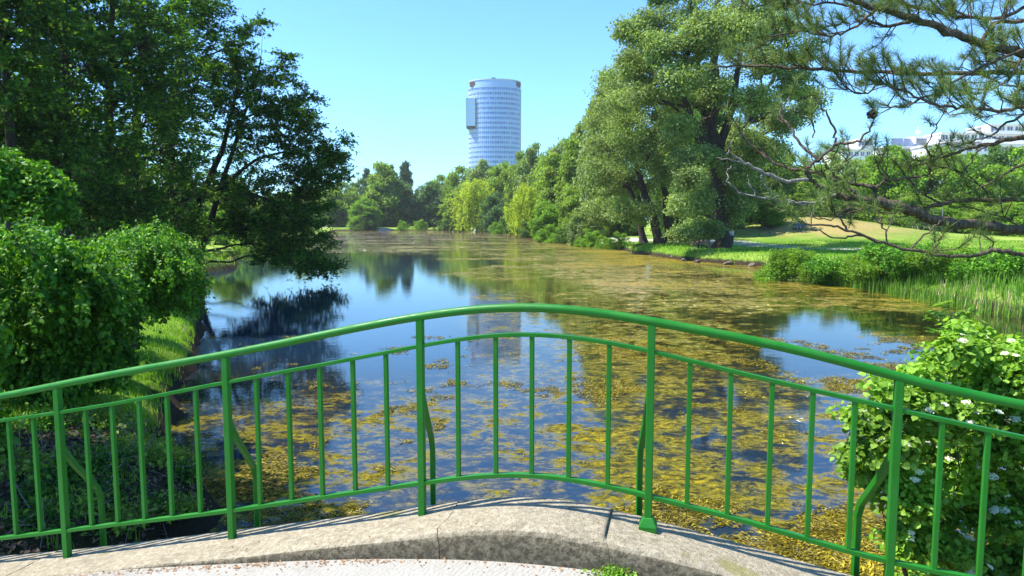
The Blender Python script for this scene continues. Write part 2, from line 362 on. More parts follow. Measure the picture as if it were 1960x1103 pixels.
gr = mesh_np('ground', np.stack([GX, GY, GZ], -1).reshape(-1, 3), np.stack([I[:-1, :-1], I[:-1, 1:], I[1:, 1:], I[1:, :-1]], -1).reshape(-1, 4), M['grass_ground'], smooth=True)
tag(gr, kind='structure')
wt = mesh_np('pond_water', [[-140, -20, 0], [140, -20, 0], [140, 330, 0], [-140, 330, 0]], np.array([[0, 1, 2, 3]]), M['water']); tag(wt, kind='structure')
def strip(name, pts, width, material, lift=.03):
    pts = np.array(pts); L = np.concatenate([[0], np.cumsum(np.hypot(*np.diff(pts, axis=0).T))]); u = np.linspace(0, L[-1], int(L[-1] / .6) + 2)
    P = np.stack([np.interp(u, L, pts[:, 0]), np.interp(u, L, pts[:, 1])], 1); T = np.gradient(P, axis=0); T /= np.linalg.norm(T, axis=1)[:, None]; Nn = np.stack([-T[:, 1], T[:, 0]], 1)
    cols = np.linspace(-.5, .5, 7); V = (P[:, None] + Nn[:, None] * (cols * width)[None, :, None]).reshape(-1, 2)
    Z = gz(V[:, 0], V[:, 1]) + lift; I = np.arange(len(V)).reshape(-1, 7)
    o = mesh_np(name, np.column_stack([V, Z]), np.stack([I[:-1, :-1], I[:-1, 1:], I[1:, 1:], I[1:, :-1]], -1).reshape(-1, 4), material, smooth=True)
    return tag(o, kind='structure')
def gp(px, py, z=.75): return tuple(ground(px, py, z)[:2])
strip('park_path', [gp(1120, 452), gp(1200, 461), gp(1300, 464), gp(1400, 467), gp(1500, 474), gp(1640, 478)], 3.6, M['path'])
strip('far_path', [gp(560, 436), gp(760, 436.5), gp(980, 437), gp(1100, 440)], 3, M['path'], .05)

# ------------------------------------------------------------------ footbridge
def curve(pts, off, deg=4):
    q = np.array([on_rail(x, y, off) for x, y in pts]); q = q[np.argsort(q[:, 0])]; X_, Z_ = q.T
    m_ = np.gradient(Z_, X_)
    def f(s):
        s = np.asarray(s, float); c = np.clip(s, X_[0], X_[-1]); i = np.clip(np.searchsorted(X_, c, side='right') - 1, 0, len(X_) - 2)
        h = X_[i+1] - X_[i]; t = (c - X_[i]) / h
        v = (2*t**3-3*t**2+1)*Z_[i] + (t**3-2*t**2+t)*h*m_[i] + (-2*t**3+3*t**2)*Z_[i+1] + (t**3-t**2)*h*m_[i+1]
        return v + np.where(s < X_[0], m_[0], m_[-1]) * (s - c) * .8
    def g(s):   # a little smoothing, bars are bent in one sweep
        return sum(w_ * f(np.asarray(s, float) + d_) for d_, w_ in ((-.3, .15), (-.15, .2), (0, .3), (.15, .2), (.3, .15)))
    return g
top_z = curve([(0, 760), (219, 716), (437, 678), (600, 645), (806, 605), (951, 588), (1100, 592), (1250, 616), (1450, 654), (1611, 690), (1718, 723), (1960, 777)], 0, 4)
mid_z = curve([(0, 806), (219, 773), (437, 731), (656, 691), (806, 662), (951, 639), (1018, 638), (1120, 647), (1248, 672), (1400, 711), (1611, 759), (1718, 784), (1960, 839)], 0, 4)
bot_z = curve([(0, 1031), (219, 1004), (437, 978), (656, 946), (806, 925), (951, 907), (1018, 907.5), (1150, 926), (1248, 952), (1400, 989), (1611, 1052), (1701, 1076), (1790, 1094)], 0, 4)
out_z = curve([(0, 1064), (118, 1053), (220, 1043), (344, 1027), (438, 1015), (540, 1002), (760, 975), (870, 958), (994, 946), (1085, 952), (1173, 972), (1300, 1006), (1460, 1051), (1611, 1097)], .16, 5)
inn_z = curve([(0, 1110), (110, 1098), (275, 1080), (413, 1070), (540, 1055), (760, 1029), (870, 1017), (1008, 1013), (1063, 1020), (1173, 1042), (1300, 1073)], -.30, 4)
dek_z = curve([(0, 1114), (110, 1103), (275, 1089), (413, 1082), (540, 1076), (760, 1071), (898, 1073), (1035, 1082), (1118, 1092)], -.31, 3)
rng = np.random.default_rng(7)
bridge = thing('footbridge', 'humped concrete footbridge with worn pale kerb in the foreground', 'bridge', (*rail_xy(0, -1.5), 0))
def under(o, root):
    """parent o, built in world coordinates, under root"""
    o.parent = root; o.matrix_parent_inverse = root.matrix_basis.inverted(); return o
bpy.context.view_layer.update()
s_crack1 = on_rail(862, 1000, -.1)[0]; s_crack2 = on_rail(1174, 1030, -.1)[0]; s_c3 = on_rail(60, 1080, -.1)[0]
zo = lambda s: float(np.clip(out_z(s), .75, 9)); 
def zi(s): return float(np.clip(min(inn_z(s), zo(s) + .015), .72, 9))
def zd(s): return float(np.clip(min(dek_z(s), zi(s) - .012), .68, 9))
def kerb_piece(a, b_, ja, jb, r):
    S = np.linspace(a, b_, max(4, int((b_ - a) / .025))); V = []; k = 14
    prof = [(-.30, 0), (-.302, .4), (-.30, .68), (-.293, .84), (-.278, .94), (-.25, .985), (-.2, 1), (-.1, 1), (0, 1), (.13, 1), (.153, .975), (.16, .9), (.16, .5), (.16, -.9)]
    for i, s in enumerate(S):
        zin, zou, zde = zi(s), zo(s), zd(s) - .03
        for j, (o, t) in enumerate(prof):
            ss = s
            if i == 0: ss = s + ja[j]
            if i == len(S) - 1: ss = s + jb[j]
            u = (o + .30) / .46; zt = zin * (1 - u) + zou * u
            base = zde if t >= 0 else zou - .6
            z = base + (zt - base) * max(t, 0) if t >= 0 else zou - .38
            q = rail_xy(ss, o); nz = r.normal(0, .0016) if .4 < t else 0
            V.append([q[0] + r.normal(0, .0006), q[1] + r.normal(0, .0006), z + nz * .5])
    V = np.array(V); I = np.arange(len(V)).reshape(-1, k)
    F = np.stack([I[:-1, :-1], I[1:, :-1], I[1:, 1:], I[:-1, 1:]], -1).reshape(-1, 4)
    nv = len(V); V = np.vstack([V, V[I[0]], V[I[-1]]]); o = mesh_np('kerb', V, [F, (nv + np.arange(k))[None, ::-1], (nv + k + np.arange(k))[None, :]], M['kerb'], smooth=True)
    return under(o, bridge)
jag = lambda w=.011: np.cumsum(rng.normal(0, w, 14)) - .0
j1, j2, j3 = jag(), jag(.006), jag(.01); z14 = np.zeros(14)
kerb_piece(-7, s_c3, z14, j3 - .001, rng); kerb_piece(s_c3, s_crack1, j3 + .001, j1 - .002, rng)
kerb_piece(s_crack1, s_crack2, j1 + .002, j2 - .0015, rng); kerb_piece(s_crack2, 7, j2 + .002, z14, rng)
S = np.linspace(-7, 7, 281); O = np.array([-.285, -.4, -.7, -1.1, -1.6, -2.2, -2.9, -3.4]); V = []
for s in S:
    for o in O:
        q = rail_xy(s, o); V.append([q[0], q[1], zd(s) - .001])
V = np.array(V); I = np.arange(len(V)).reshape(len(S), len(O)); n0 = len(V)
Vb = V.copy(); Vb[:, 2] -= .35; J = I + n0
F = np.concatenate([np.stack([I[:-1, 1:], I[1:, 1:], I[1:, :-1], I[:-1, :-1]], -1).reshape(-1, 4), np.stack([J[:-1, :-1], J[1:, :-1], J[1:, 1:], J[:-1, 1:]], -1).reshape(-1, 4),
    np.stack([I[:-1, -1], J[:-1, -1], J[1:, -1], I[1:, -1]], -1), np.stack([I[:-1, 0], I[1:, 0], J[1:, 0], J[:-1, 0]], -1)])
under(mesh_np('deck', np.vstack([V, Vb]), F, M['deck'], smooth=False), bridge)
mb = MB()   # side beam carrying the braces, proud of the kerb, and abutments
Sb = np.linspace(-7, 7, 60)
V = []; F = []
for s in Sb:
    for o, dz in ((.162, -.24), (.47, -.24), (.47, -.50), (.162, -.50)):
        q = rail_xy(s, o); V.append([q[0], q[1], zo(s) + dz])
for i in range(len(Sb) - 1): F += [[i*4+j, i*4+(j+1) % 4, (i+1)*4+(j+1) % 4, (i+1)*4+j] for j in range(4)]
mb.add(V, F); under(mb.build('side_beam', M['kerb']), bridge)
mb = MB()
for sx_ in (-4.4, 4.6):
    q = rail_xy(sx_, -1.5); mb = MB(); mb.box((q[0], q[1], -.1), (1.2, 3.3, 1.1), math.atan(RB)); under(mb.build('abutment', M['kerb']), bridge)

# ------------------------------------------------------------------ railing
rail = thing('bridge_railing', 'green painted steel railing with curved handrail along the bridge kerb', 'railing', (*rail_xy(0), zo(0)))
def rpath(zf, a=-5.6, b_=5.2, n=150, off=0, dz=0):
    return [[*rail_xy(s, off), float(zf(s)) + dz] for s in np.linspace(a, b_, n)]
def rtube(name, zf, w_, h_, bev, rd=False, n=150):
    mb = MB(); P = np.array(rpath(zf, n=n))
    if rd: mb.tube(P, w_ * .9, 14); return under(mb.build(name, M['green'], smooth=True), rail)
    V = []; F = []
    pr = [(-w_, -h_), (-w_, h_), (w_, h_), (w_, -h_)]
    for p in P:
        for o, dz in pr: V.append([p[0] + RN[0] * o, p[1] + RN[1] * o, p[2] + dz])
    m_ = len(P)
    F = [[i*4+j, i*4+(j+1) % 4, (i+1)*4+(j+1) % 4, (i+1)*4+j] for i in range(m_-1) for j in range(4)] + [[3, 2, 1, 0], [(m_-1)*4+j for j in range(4)]]
    mb.add(V, F); return under(mb.build(name, M['green'], smooth=False, bevel=bev), rail)
rtube('handrail', top_z, .027, .025, 0, True)
rtube('middle_rail', lambda s: mid_z(s), .016, .0115, .003)
rtube('bottom_rail', lambda s: bot_z(s), .017, .0125, .003)
sp = [on_rail(x, y)[0] for x, y in [(119, 900), (438, 850), (806, 790), (1244, 800), (1712, 900)]]
posts = [sp[0] - 2.5, sp[0] - 1.25] + sp + [sp[-1] + 1.22, sp[-1] + 2.44]
ang = math.atan(RB)
for i, s in enumerate(posts):
    q = rail_xy(s); z0 = zo(s) - .05; z1 = float(top_z(s)) - .012
    foot = (i == 5)
    mb = MB(); mb.box((q[0], q[1], (z0 + z1) / 2), (.041, .041, z1 - z0), ang)
    po = under(mb.build('post', M['green'], bevel=.004), rail)
    if foot:
        mb = MB(); zb = zo(s) - .012; a_, b2 = .048, .026; V = []
        for (zz_, h_) in ((zb, a_), (zb + .04, a_), (zb + .085, b2)):
            for sx_, sy_ in ((-1, -1), (1, -1), (1, 1), (-1, 1)):
                e = rail_xy(s + sx_ * h_, sy_ * h_); V.append([e[0], e[1], zz_])
        F = [[0, 3, 2, 1], [8, 9, 10, 11]] + [[k*4+j, k*4+(j+1) % 4, k*4+4+(j+1) % 4, k*4+4+j] for k in range(2) for j in range(4)]
        mb.add(V, F); under(mb.build('foot', M['green'], bevel=.003), po)
    # bent stay on the outer side
    zt = float(bot_z(s)) + .54; zk = float(bot_z(s)) + .12
    a = np.array([q[0], q[1] + .012]); e = q + np.array([.02, .386])
    P = [[a[0], a[1], zt + .03], [a[0], a[1] + .02, zt]] + [[a[0] + (e[0]-a[0]) * t, a[1] + (e[1]-a[1]) * t, zt + (zk - zt) * t] for t in (.3, .6, .9)] + [[e[0], e[1], zk - .045], [e[0], e[1], zo(s) - .3]]
    mb = MB(); mb.tube(P, .017, sq=True, up=(1, 0.05, 0)); under(mb.build('stay', M['green'], bevel=.003), rail)
bal = {(2, 3): [(169, 220, 272, 325, 380), 880], (3, 4): [(494, 555, 615, 678, 741), 830], (4, 5): [(877, 949, 1018, 1089, 1165), 780], (5, 6): [(1318, 1396, 1475, 1553, 1634), 830]}
for i in range(len(posts) - 1):
    if (i, i + 1) in bal: ss = [on_rail(x, bal[(i, i+1)][1])[0] for x in bal[(i, i+1)][0]]
    else: ss = [posts[i] + (posts[i+1] - posts[i]) * t / 6 for t in range(1, 6)]
    for s in ss:
        q = rail_xy(s); a, b2 = float(bot_z(s)) - .004, float(mid_z(s)) + .004
        mb = MB(); mb.box((q[0], q[1], (a + b2) / 2), (.025, .025, b2 - a), ang); under(mb.build('baluster', M['green'], bevel=.003), rail)

# ------------------------------------------------------------------ foliage machinery
def unit(a): return a / (np.linalg.norm(a, axis=-1, keepdims=True) + 1e-9)
def leaf_mesh(P, H, size, rng, aspect=.6, shape=1, hint=None, var=.35, mixn=.8):
    """P (n,3) leaf bases, H (n,3) normal hints; shape 1: folded diamond, 2: broad leaf"""
    n = len(P); var = .5 if size < .1 else var; Nn = unit(H + rng.normal(0, mixn, (n, 3)))
    T = rng.normal(0, 1, (n, 3)) if hint is None else hint + rng.normal(0, .35, (n, 3))
    T = unit(T - (T * Nn).sum(1, keepdims=True) * Nn); B = np.cross(Nn, T)
    L = size * (1 + rng.uniform(-var, var, n))[:, None]; W = L * aspect / 2
    if shape == 1:
        V = np.stack([P, P + T * L * .45 + B * W + Nn * L * .10, P + T * L, P + T * L * .45 - B * W + Nn * L * .10], 1).reshape(-1, 3)
        b = np.arange(n)[:, None] * 4
        return V, np.concatenate([b + [0, 1, 2], b + [0, 2, 3]])
    V = np.stack([P, P + T*L*.5 - Nn*L*.02, P + T*L - Nn*L*.12, P + T*L*.22 + B*W + Nn*L*.07, P + T*L*.62 + B*W*.85 + Nn*L*.05, P + T*L*.22 - B*W + Nn*L*.07, P + T*L*.62 - B*W*.85 + Nn*L*.05], 1).reshape(-1, 3)
    b = np.arange(n)[:, None] * 7
    return V, [np.concatenate([b + [0, 1, 4, 3], b + [0, 5, 6, 1]]), np.concatenate([b + [1, 2, 4], b + [1, 6, 2]])]
def tubes(paths, radii, n=5):
    """many tubes in one array mesh; paths list of (k,3)"""
    VV, FF, base = [], [], 0
    for P, r in zip(paths, radii):
        P = np.asarray(P, float); k = len(P); r = np.linspace(r[0], r[1], k) if np.size(r) == 2 else np.asarray(r)
        T = unit(np.gradient(P, axis=0)); u = np.array([.31, .22, .1]) if abs(T[:, 2]).mean() > .5 else np.array([.1, .05, 1.])
        A = unit(np.cross(T, u)); B = np.cross(T, A); an = np.arange(n) * 2 * np.pi / n
        V = (P[:, None] + (A[:, None] * np.cos(an)[None, :, None] + B[:, None] * np.sin(an)[None, :, None]) * r[:, None, None]).reshape(-1, 3)
        I = np.arange(k * n).reshape(k, n); J = np.roll(I, -1, 1)
        FF.append(np.stack([I[:-1], J[:-1], J[1:], I[1:]], -1).reshape(-1, 4) + base); VV.append(V); base += len(V)
    return np.vstack(VV), np.vstack(FF)
def bend(a, b, rng, k=6, sag=.08):
    a, b = np.asarray(a, float), np.asarray(b, float); L = np.linalg.norm(b - a); t = np.linspace(0, 1, k)[:, None]
    off = rng.normal(0, sag * L, 3); off[2] = abs(off[2]) * .7
    j = rng.normal(0, .02 * L, (k, 3)); j[0] = 0; j[-1] = 0
    return a + (b - a) * t + off * (4 * t * (1 - t)) * .6 + j
def build_tree(name, label, cat, loc, trunks, lobes, leafm, bark='bark', nclump=14, nleaf=60, clump=.5, leaf=.15, flat=.7, mode='blob', seed=1, group=None, aspect=.6, shape=1, limb=.4, twl=1.2, upb=.6, twigs=True, wil=2.5, rz=0, ntw=5):
    """trunks: list of (path points, r0, r1) local; lobes: (x,y,z,rx,rz) local"""
    rng = np.random.default_rng(seed); root = thing(name, label, cat, loc, rz, group)
    TP = [(np.asarray(p, float), (a, b)) for p, a, b in trunks]; paths = []; rad = []
    for p, (a, b) in TP:
        L = np.concatenate([[0], np.cumsum(np.linalg.norm(np.diff(p, axis=0), axis=1))]); u = np.linspace(0, L[-1], max(6, int(L[-1] / .8) + 2))
        q = np.stack([np.interp(u, L, p[:, i]) for i in range(3)], 1); q[1:-1] += rng.normal(0, a * .12, (len(q) - 2, 3))
        paths.append(q); r = a + (b - a) * (u / L[-1]) ** .85; r[0] *= 1.35; rad.append(r)
    allp = np.vstack(paths[:len(TP)]); allr = np.concatenate(rad[:len(TP)])
    CC, OO, LL = [], [], []
    med = np.median([l[3] for l in lobes])
    for (x, y, z, rx, rz_) in lobes:
        c = np.array([x, y, z]); dd = np.linalg.norm(allp - c, axis=1) + np.where(allp[:, 2] > z - .15 * np.linalg.norm(c[:2] - allp[:, :2], axis=1), 4 * rx, 0)
        i = dd.argmin(); r0 = min(allr[i] * .55, .05 + rx * .06) * (limb / .4)
        lp = bend(allp[i], c, rng, 7); paths.append(lp); rad.append(np.linspace(r0, r0 * .35, 7))
        nn = max(2, int(nclump * rng.uniform(.8, 1.2) * min(1.2, max(.12, rx / med))))
        d = unit(rng.normal(0, 1, (nn, 3))); rr = rng.uniform(.35, 1, nn) ** .6
        cc = c + d * rr[:, None] * np.array([rx, rx, rz_]); CC.append(cc); OO.append(d); LL.append(np.full(nn, rx))
        if twigs:
            for k in range(nn):
                st = lp[rng.integers(3, 7)]; paths.append(bend(st, cc[k], rng, 4)); rad.append(np.linspace(r0 * .3, r0 * .08, 4))
    CC = np.vstack(CC); OO = np.vstack(OO)
    V, F = tubes(paths[:len(TP)], rad[:len(TP)], 10); tr = mesh_np('trunk', V, F, M[bark], root, smooth=True)
    V, F = tubes(paths[len(TP):], rad[len(TP):], 5); mesh_np('branches', V, F, M[bark], root, smooth=True)
    nc = len(CC); m_ = nc * nleaf; idx = np.repeat(np.arange(nc), nleaf); hint = None
    sz = rng.uniform(.6, 1.3, nc)[idx]
    if mode == 'blob':
        g = rng.normal(0, 1, (m_, 3)); g = g / np.maximum(1, np.linalg.norm(g, axis=1)[:, None] / 1.7)
        P = CC[idx] + g * clump * sz[:, None] * np.array([1, 1, flat]); H = unit(g) * .7 + np.array([0, 0, upb])
    elif mode == 'spray':      # leafy twigs reaching outwards
        nt_ = ntw; tw = rng.integers(0, nt_, m_); key = idx * nt_ + tw
        D = unit(np.repeat(OO, nt_, 0) * np.array([1, 1, .45]) + rng.normal(0, .45, (nc * nt_, 3)) * np.array([1, 1, .6]) + np.array([0, 0, .12]))
        Lt = rng.uniform(.5, 1.2, nc * nt_) * twl; u = rng.uniform(0, 1, m_)
        P = CC[idx] + D[key] * (u * Lt[key])[:, None] + rng.normal(0, .055 * twl, (m_, 3)); P[:, 2] -= u ** 2 * Lt[key] * .12
        H = np.tile([0, 0, 1.0], (m_, 1)); hint = D[key] * .8
        tp = [np.stack([CC[k // nt_], CC[k // nt_] + D[k] * Lt[k] * .55, CC[k // nt_] + D[k] * Lt[k] - [0, 0, .12 * Lt[k]]]) for k in range(nc * nt_)]
        V, F = tubes(tp, [(.012 * twl, .004 * twl)] * len(tp), 3); mesh_np('twigs', V, F, M[bark], root)
    else:                      # willow curtains
        ns = 7; tw = rng.integers(0, ns, m_); key = idx * ns + tw
        off = rng.normal(0, clump * .8, (nc * ns, 3)); Lt = rng.uniform(.4, 1.15, nc * ns) * wil; u = rng.uniform(0, 1, m_)
        P = CC[idx] + off[key] + rng.normal(0, clump * .12, (m_, 3)); P[:, 2] -= u * Lt[key]; out = OO[idx] * (u * .35)[:, None]; P[:, :2] += out[:, :2]
        P[:, 2] = np.maximum(P[:, 2], .15); H = OO[idx] * .8 + np.array([0, 0, .35]); hint = np.tile([0, 0, -1.0], (m_, 1))
    V, F = leaf_mesh(P, H, leaf, rng, aspect, shape, hint)
    mesh_np('crown', V, F, M[leafm], root)
    return root
def auto_lobes(h, z0, prof, nl, rng, rf=.42, spread=.62):
    """prof(t)->half width; t 0 bottom, 1 top"""
    out = []
    for i in range(nl):
        t = (i + rng.uniform(.1, .9)) / nl; wd = prof(t); a = i * 2.4 + rng.uniform(-.5, .5); r = max(wd * rf * rng.uniform(.8, 1.25), .04 * h)
        out.append((math.cos(a) * wd * spread, math.sin(a) * wd * spread, z0 + t * (h - z0 - r * .5), r, r * .8))
    return out

# ------------------------------------------------------------------ trees
def base_at(px, Y, dz=0):
    x = at(px, 421, Y)[0]; return np.array([x, Y, gz1(x, Y) + dz - .05])
def PXL(base, Y, L, rng, dy=1.0, zs=.85):
    """lobes given as (px, py, r_px) at depth Y -> local lobes"""
    out = []
    for q in L:
        px, py, r = q[:3]; yy = Y + (q[3] if len(q) > 3 else rng.uniform(-dy, dy)); p = at(px, py, yy) - base
        rr = r * yy / FP; out.append((*p, rr, rr * zs))
    return out
def PXT(base, Y, P, r0, r1, dy=0):
    k = len(P); return (np.array([at(px, py, Y + dy * i / max(1, k-1)) - base for i, (px, py) in enumerate(P)]), r0, r1)
rg = np.random.default_rng(11)

# big poplar on the right bank
Y = 61; B = base_at(1380, Y)
L = [(1250, 45, 45), (1235, 95, 38), (1325, 15, 60), (1320, 100, 55), (1420, 20, 60), (1425, 115, 60), (1490, 60, 50), (1520, 160, 38), (1555, 190, 26), (1290, 185, 50), (1235, 150, 38), (1365, 180, 45), (1465, 215, 36), (1440, 270, 34), (1320, 305, 32), (1345, 350, 30), (1320, 395, 28), (1345, 430, 22), (1400, 300, 32), (1405, 360, 26), (1330, -70, 60), (1430, -80, 60), (1380, -170, 65), (1270, -20, 45), (1500, -10, 42), (1200, 190, 28), (1540, 100, 26), (1375, 60, 50), (1365, 400, 22), (1300, 250, 34), (1412, 395, 28), (1388, 350, 30, 3), (1340, 385, 30, -4), (1425, 335, 34, 4), (1440, 375, 24, 2), (1325, 440, 20, -4), (1390, 290, 32, 4), (1215, 120, 30), (1200, 60, 24), (1300, 150, 40, -8), (1345, 60, 44, -8), (1265, 90, 40, -7), (1445, 190, 34, -7), (1420, 60, 42, -9), (1480, 120, 34, -7), (1230, 180, 30, -6), (1300, 395, 22, -6), (1325, 340, 26, -7), (1300, 450, 14, -5), (1402, 262, 30), (1432, 300, 30), (1352, 300, 26, -6), (1500, 240, 28), (1540, 215, 22), (1475, 285, 28), (1410, 330, 26, -5), (1395, 420, 20, 4), (1360, 440, 18, -4)]
T = [PXT(B, Y, [(1380, 478), (1378, 400), (1372, 330), (1368, 270), (1366, 200), (1372, 100), (1375, 0), (1380, -120)], .72, .12),
     PXT(B, Y, [(1376, 340), (1345, 270), (1318, 210), (1290, 140), (1265, 80), (1255, 50)], .45, .07, -2), PXT(B, Y, [(1374, 310), (1352, 240), (1338, 150), (1325, 60), (1320, -40)], .4, .07, 2),
     PXT(B, Y, [(1372, 300), (1395, 230), (1412, 150), (1425, 60), (1432, -60)], .42, .07, 1), PXT(B, Y, [(1378, 330), (1410, 270), (1445, 215), (1480, 150), (1510, 110)], .34, .06, -1)]
build_tree('poplar_tree', 'huge spreading poplar with thick dark trunk on the right bank beside the bench', 'tree', B, T, [(a, b_, c_, d * .86, e * .8) for a, b_, c_, d, e in PXL(B, Y, L, rg, 7)], 'leaf_poplar', nclump=24, nleaf=125, clump=.56, leaf=.21, flat=.6, seed=3, limb=.5)
# three-stemmed tree to its left
Y = 72; B = base_at(1262, Y)
L = [(1190, 150, 40), (1180, 215, 48), (1225, 205, 40), (1165, 290, 42), (1215, 280, 42), (1255, 260, 36), (1170, 350, 36), (1225, 350, 34), (1275, 330, 26), (1190, 400, 30), (1240, 410, 22), (1145, 400, 26), (1285, 280, 24), (1150, 240, 30), (1210, 130, 26), (1285, 210, 40), (1290, 390, 18), (1165, 180, 26), (1200, 240, 36, -6), (1160, 330, 34, -6), (1240, 300, 34, -5)]
T = [PXT(B, Y, [(1282, 466), (1275, 400), (1268, 330), (1262, 250), (1255, 190)], .45, .08), PXT(B, Y, [(1262, 466), (1245, 400), (1222, 330), (1205, 270), (1195, 190), (1192, 140)], .5, .07), PXT(B, Y, [(1232, 466), (1225, 420), (1205, 360), (1180, 310), (1165, 250)], .38, .06)]
build_tree('poplar_tree', 'grey green tree with three dark leaning stems at the water left of the huge poplar', 'tree', B, T, PXL(B, Y, L, rg, 4), 'leaf_poplar', nclump=24, nleaf=115, clump=.56, leaf=.22, seed=4, limb=.5)

# left grove
def grove(px, Y, T, L, label, seed, lm='leaf_dark', **k):
    B = base_at(px, Y); a = dict(nclump=32, nleaf=72, clump=.3, leaf=.155, flat=.45, mode='spray', twl=1.0, limb=.35); a.update(k)
    return build_tree('broadleaf_tree', label, 'tree', B, [PXT(B, Y, *t) for t in T], PXL(B, Y, L, rg, 1.6), lm, seed=seed, group='dark trees of the left grove', **a)
grove(205, 27, [([(205, 500), (203, 380), (207, 250), (212, 100), (215, -120)], .26, .06)], [(190, 40, 85), (250, -30, 80), (170, 130, 75), (230, 190, 70), (180, 250, 70), (240, 290, 60), (170, 340, 65), (225, 380, 60), (200, -120, 90), (280, 80, 60), (190, 420, 50)], 'tall dark tree with straight trunk in the middle of the left grove', 21)
grove(130, 24, [([(128, 500), (126, 380), (130, 250), (124, 100), (120, -120)], .2, .05)], [(90, 40, 80), (60, -40, 80), (130, 110, 60), (70, 170, 65), (120, 240, 60), (60, 260, 55), (110, 320, 55), (80, -130, 80), (140, -60, 70), (150, 380, 45), (95, 400, 50)], 'dark tree behind the highest bright bush, left of the straight middle trunk', 22)
grove(20, 21, [([(18, 480), (22, 330), (14, 180), (10, -80)], .2, .05)], [(15, 60, 75), (-40, 10, 80), (0, 160, 60), (30, 235, 45), (-50, 140, 70), (10, -60, 80), (-40, 280, 60), (45, 10, 50)], 'dark tree with thin horizontal branches at the left edge of the photo', 23)
grove(258, 31, [([(256, 500), (254, 380), (262, 230), (270, 90), (268, -100)], .3, .06)], [(300, 20, 70), (290, 110, 65), (320, 190, 60), (280, 230, 60), (310, 290, 60), (270, 350, 60), (330, 370, 50), (300, -80, 90), (250, 420, 50), (310, 430, 45)], 'dark tree with thick lower trunk just right of the straight middle trunk', 24)
grove(318, 35, [([(316, 490), (318, 380), (330, 240), (345, 90), (350, -90)], .3, .06)], [(350, 30, 52), (375, -20, 48), (340, 100, 55), (385, 90, 38), (375, 170, 48), (350, 240, 50), (405, 40, 24), (345, 320, 45), (360, 380, 40), (340, 430, 35), (380, -70, 80), (430, 120, 22), (420, 155, 22), (462, 88, 12)], 'tall tree with airy twigs against the sky behind the leaning trunks', 25, 'leaf_dark', twl=.95, nclump=30)
grove(90, 38, [([(90, 480), (88, 300), (92, 100)], .25, .08)], [(60, 330, 70), (140, 300, 70), (120, 200, 60), (40, 420, 70), (160, 420, 65), (220, 330, 60), (240, 430, 60), (30, 250, 50)], 'shaded tree deep in the left grove behind the others', 26, nclump=26)
# leaning tree over the water
Y = 36; B = base_at(372, Y)
L = [(462, 135, 22), (445, 200, 30), (500, 172, 20), (490, 235, 38), (535, 205, 26), (440, 280, 42), (510, 300, 48), (560, 265, 32), (590, 310, 34), (620, 335, 22), (555, 355, 46), (490, 380, 44), (600, 385, 28), (540, 425, 44), (590, 440, 32), (480, 440, 32), (612, 470, 20), (560, 480, 26), (520, 490, 22), (600, 505, 14), (430, 360, 30), (448, 430, 22), (575, 225, 16), (635, 300, 12), (500, 410, 46, 1), (560, 400, 44, 1), (470, 360, 40, 1), (530, 460, 38, 1), (590, 350, 34, 1), (580, 500, 20), (630, 510, 10), (530, 215, 9), (555, 205, 8), (575, 195, 6), (591, 186, 5), (520, 150, 9), (538, 127, 6), (553, 106, 5), (600, 283, 9), (630, 277, 7), (652, 273, 5), (620, 300, 9), (646, 322, 8), (655, 345, 5), (475, 62, 9), (495, 42, 5), (600, 235, 7), (570, 160, 5), (640, 300, 7), (612, 520, 9), (640, 516, 6)]
T = [PXT(B, Y, [(374, 512), (398, 440), (420, 370), (445, 290), (468, 220), (492, 150), (500, 110)], .2, .03), PXT(B, Y, [(345, 470), (365, 425), (395, 355), (425, 290), (440, 230), (455, 150)], .26, .05, .8), PXT(B, Y, [(425, 360), (480, 310), (540, 290), (600, 300)], .11, .03, -1), PXT(B, Y, [(430, 380), (490, 370), (540, 400), (590, 450)], .1, .03, -1)]
build_tree('leaning_tree', 'dark tree with two leaning trunks hanging feathery branches over the water', 'tree', B, T, PXL(B, Y, L, rg, 1.3, .8), 'leaf_dark', nclump=26, nleaf=64, clump=.3, leaf=.14, mode='spray', twl=.8, seed=31, limb=.28, ntw=4)

# near left shrubs
def shrub(name, label, cat, px, Y, L, T, lm, seed, group=None, rgn=.25, **k):
    B = base_at(px, Y); a = dict(nclump=34, nleaf=80, clump=.13, leaf=.07, flat=.7, aspect=.7, shape=2, limb=.3); a.update(k)
    return build_tree(name, label, cat, B, [PXT(B, Y, *t) for t in T], PXL(B, Y, L, rg, rgn), lm, seed=seed, group=group, **a)
shrub('weeping_tree', 'small round weeping tree with thin trunk and drooping bright green crown', 'tree', 260, 13.3, [(295, 455, 34), (330, 470, 28), (245, 465, 32), (215, 480, 30), (280, 500, 45), (326, 520, 38), (230, 530, 38), (290, 545, 38), (338, 548, 26), (228, 555, 26), (330, 565, 20), (275, 475, 50, -.6), (320, 490, 44, -.6), (250, 545, 34, -.7)],
      [([(258, 668), (262, 600), (272, 530), (285, 470)], .07, .03)], 'leaf_shrub', 41, nclump=30, nleaf=95, clump=.11, leaf=.06, mode='willow', wil=.36, shape=1)
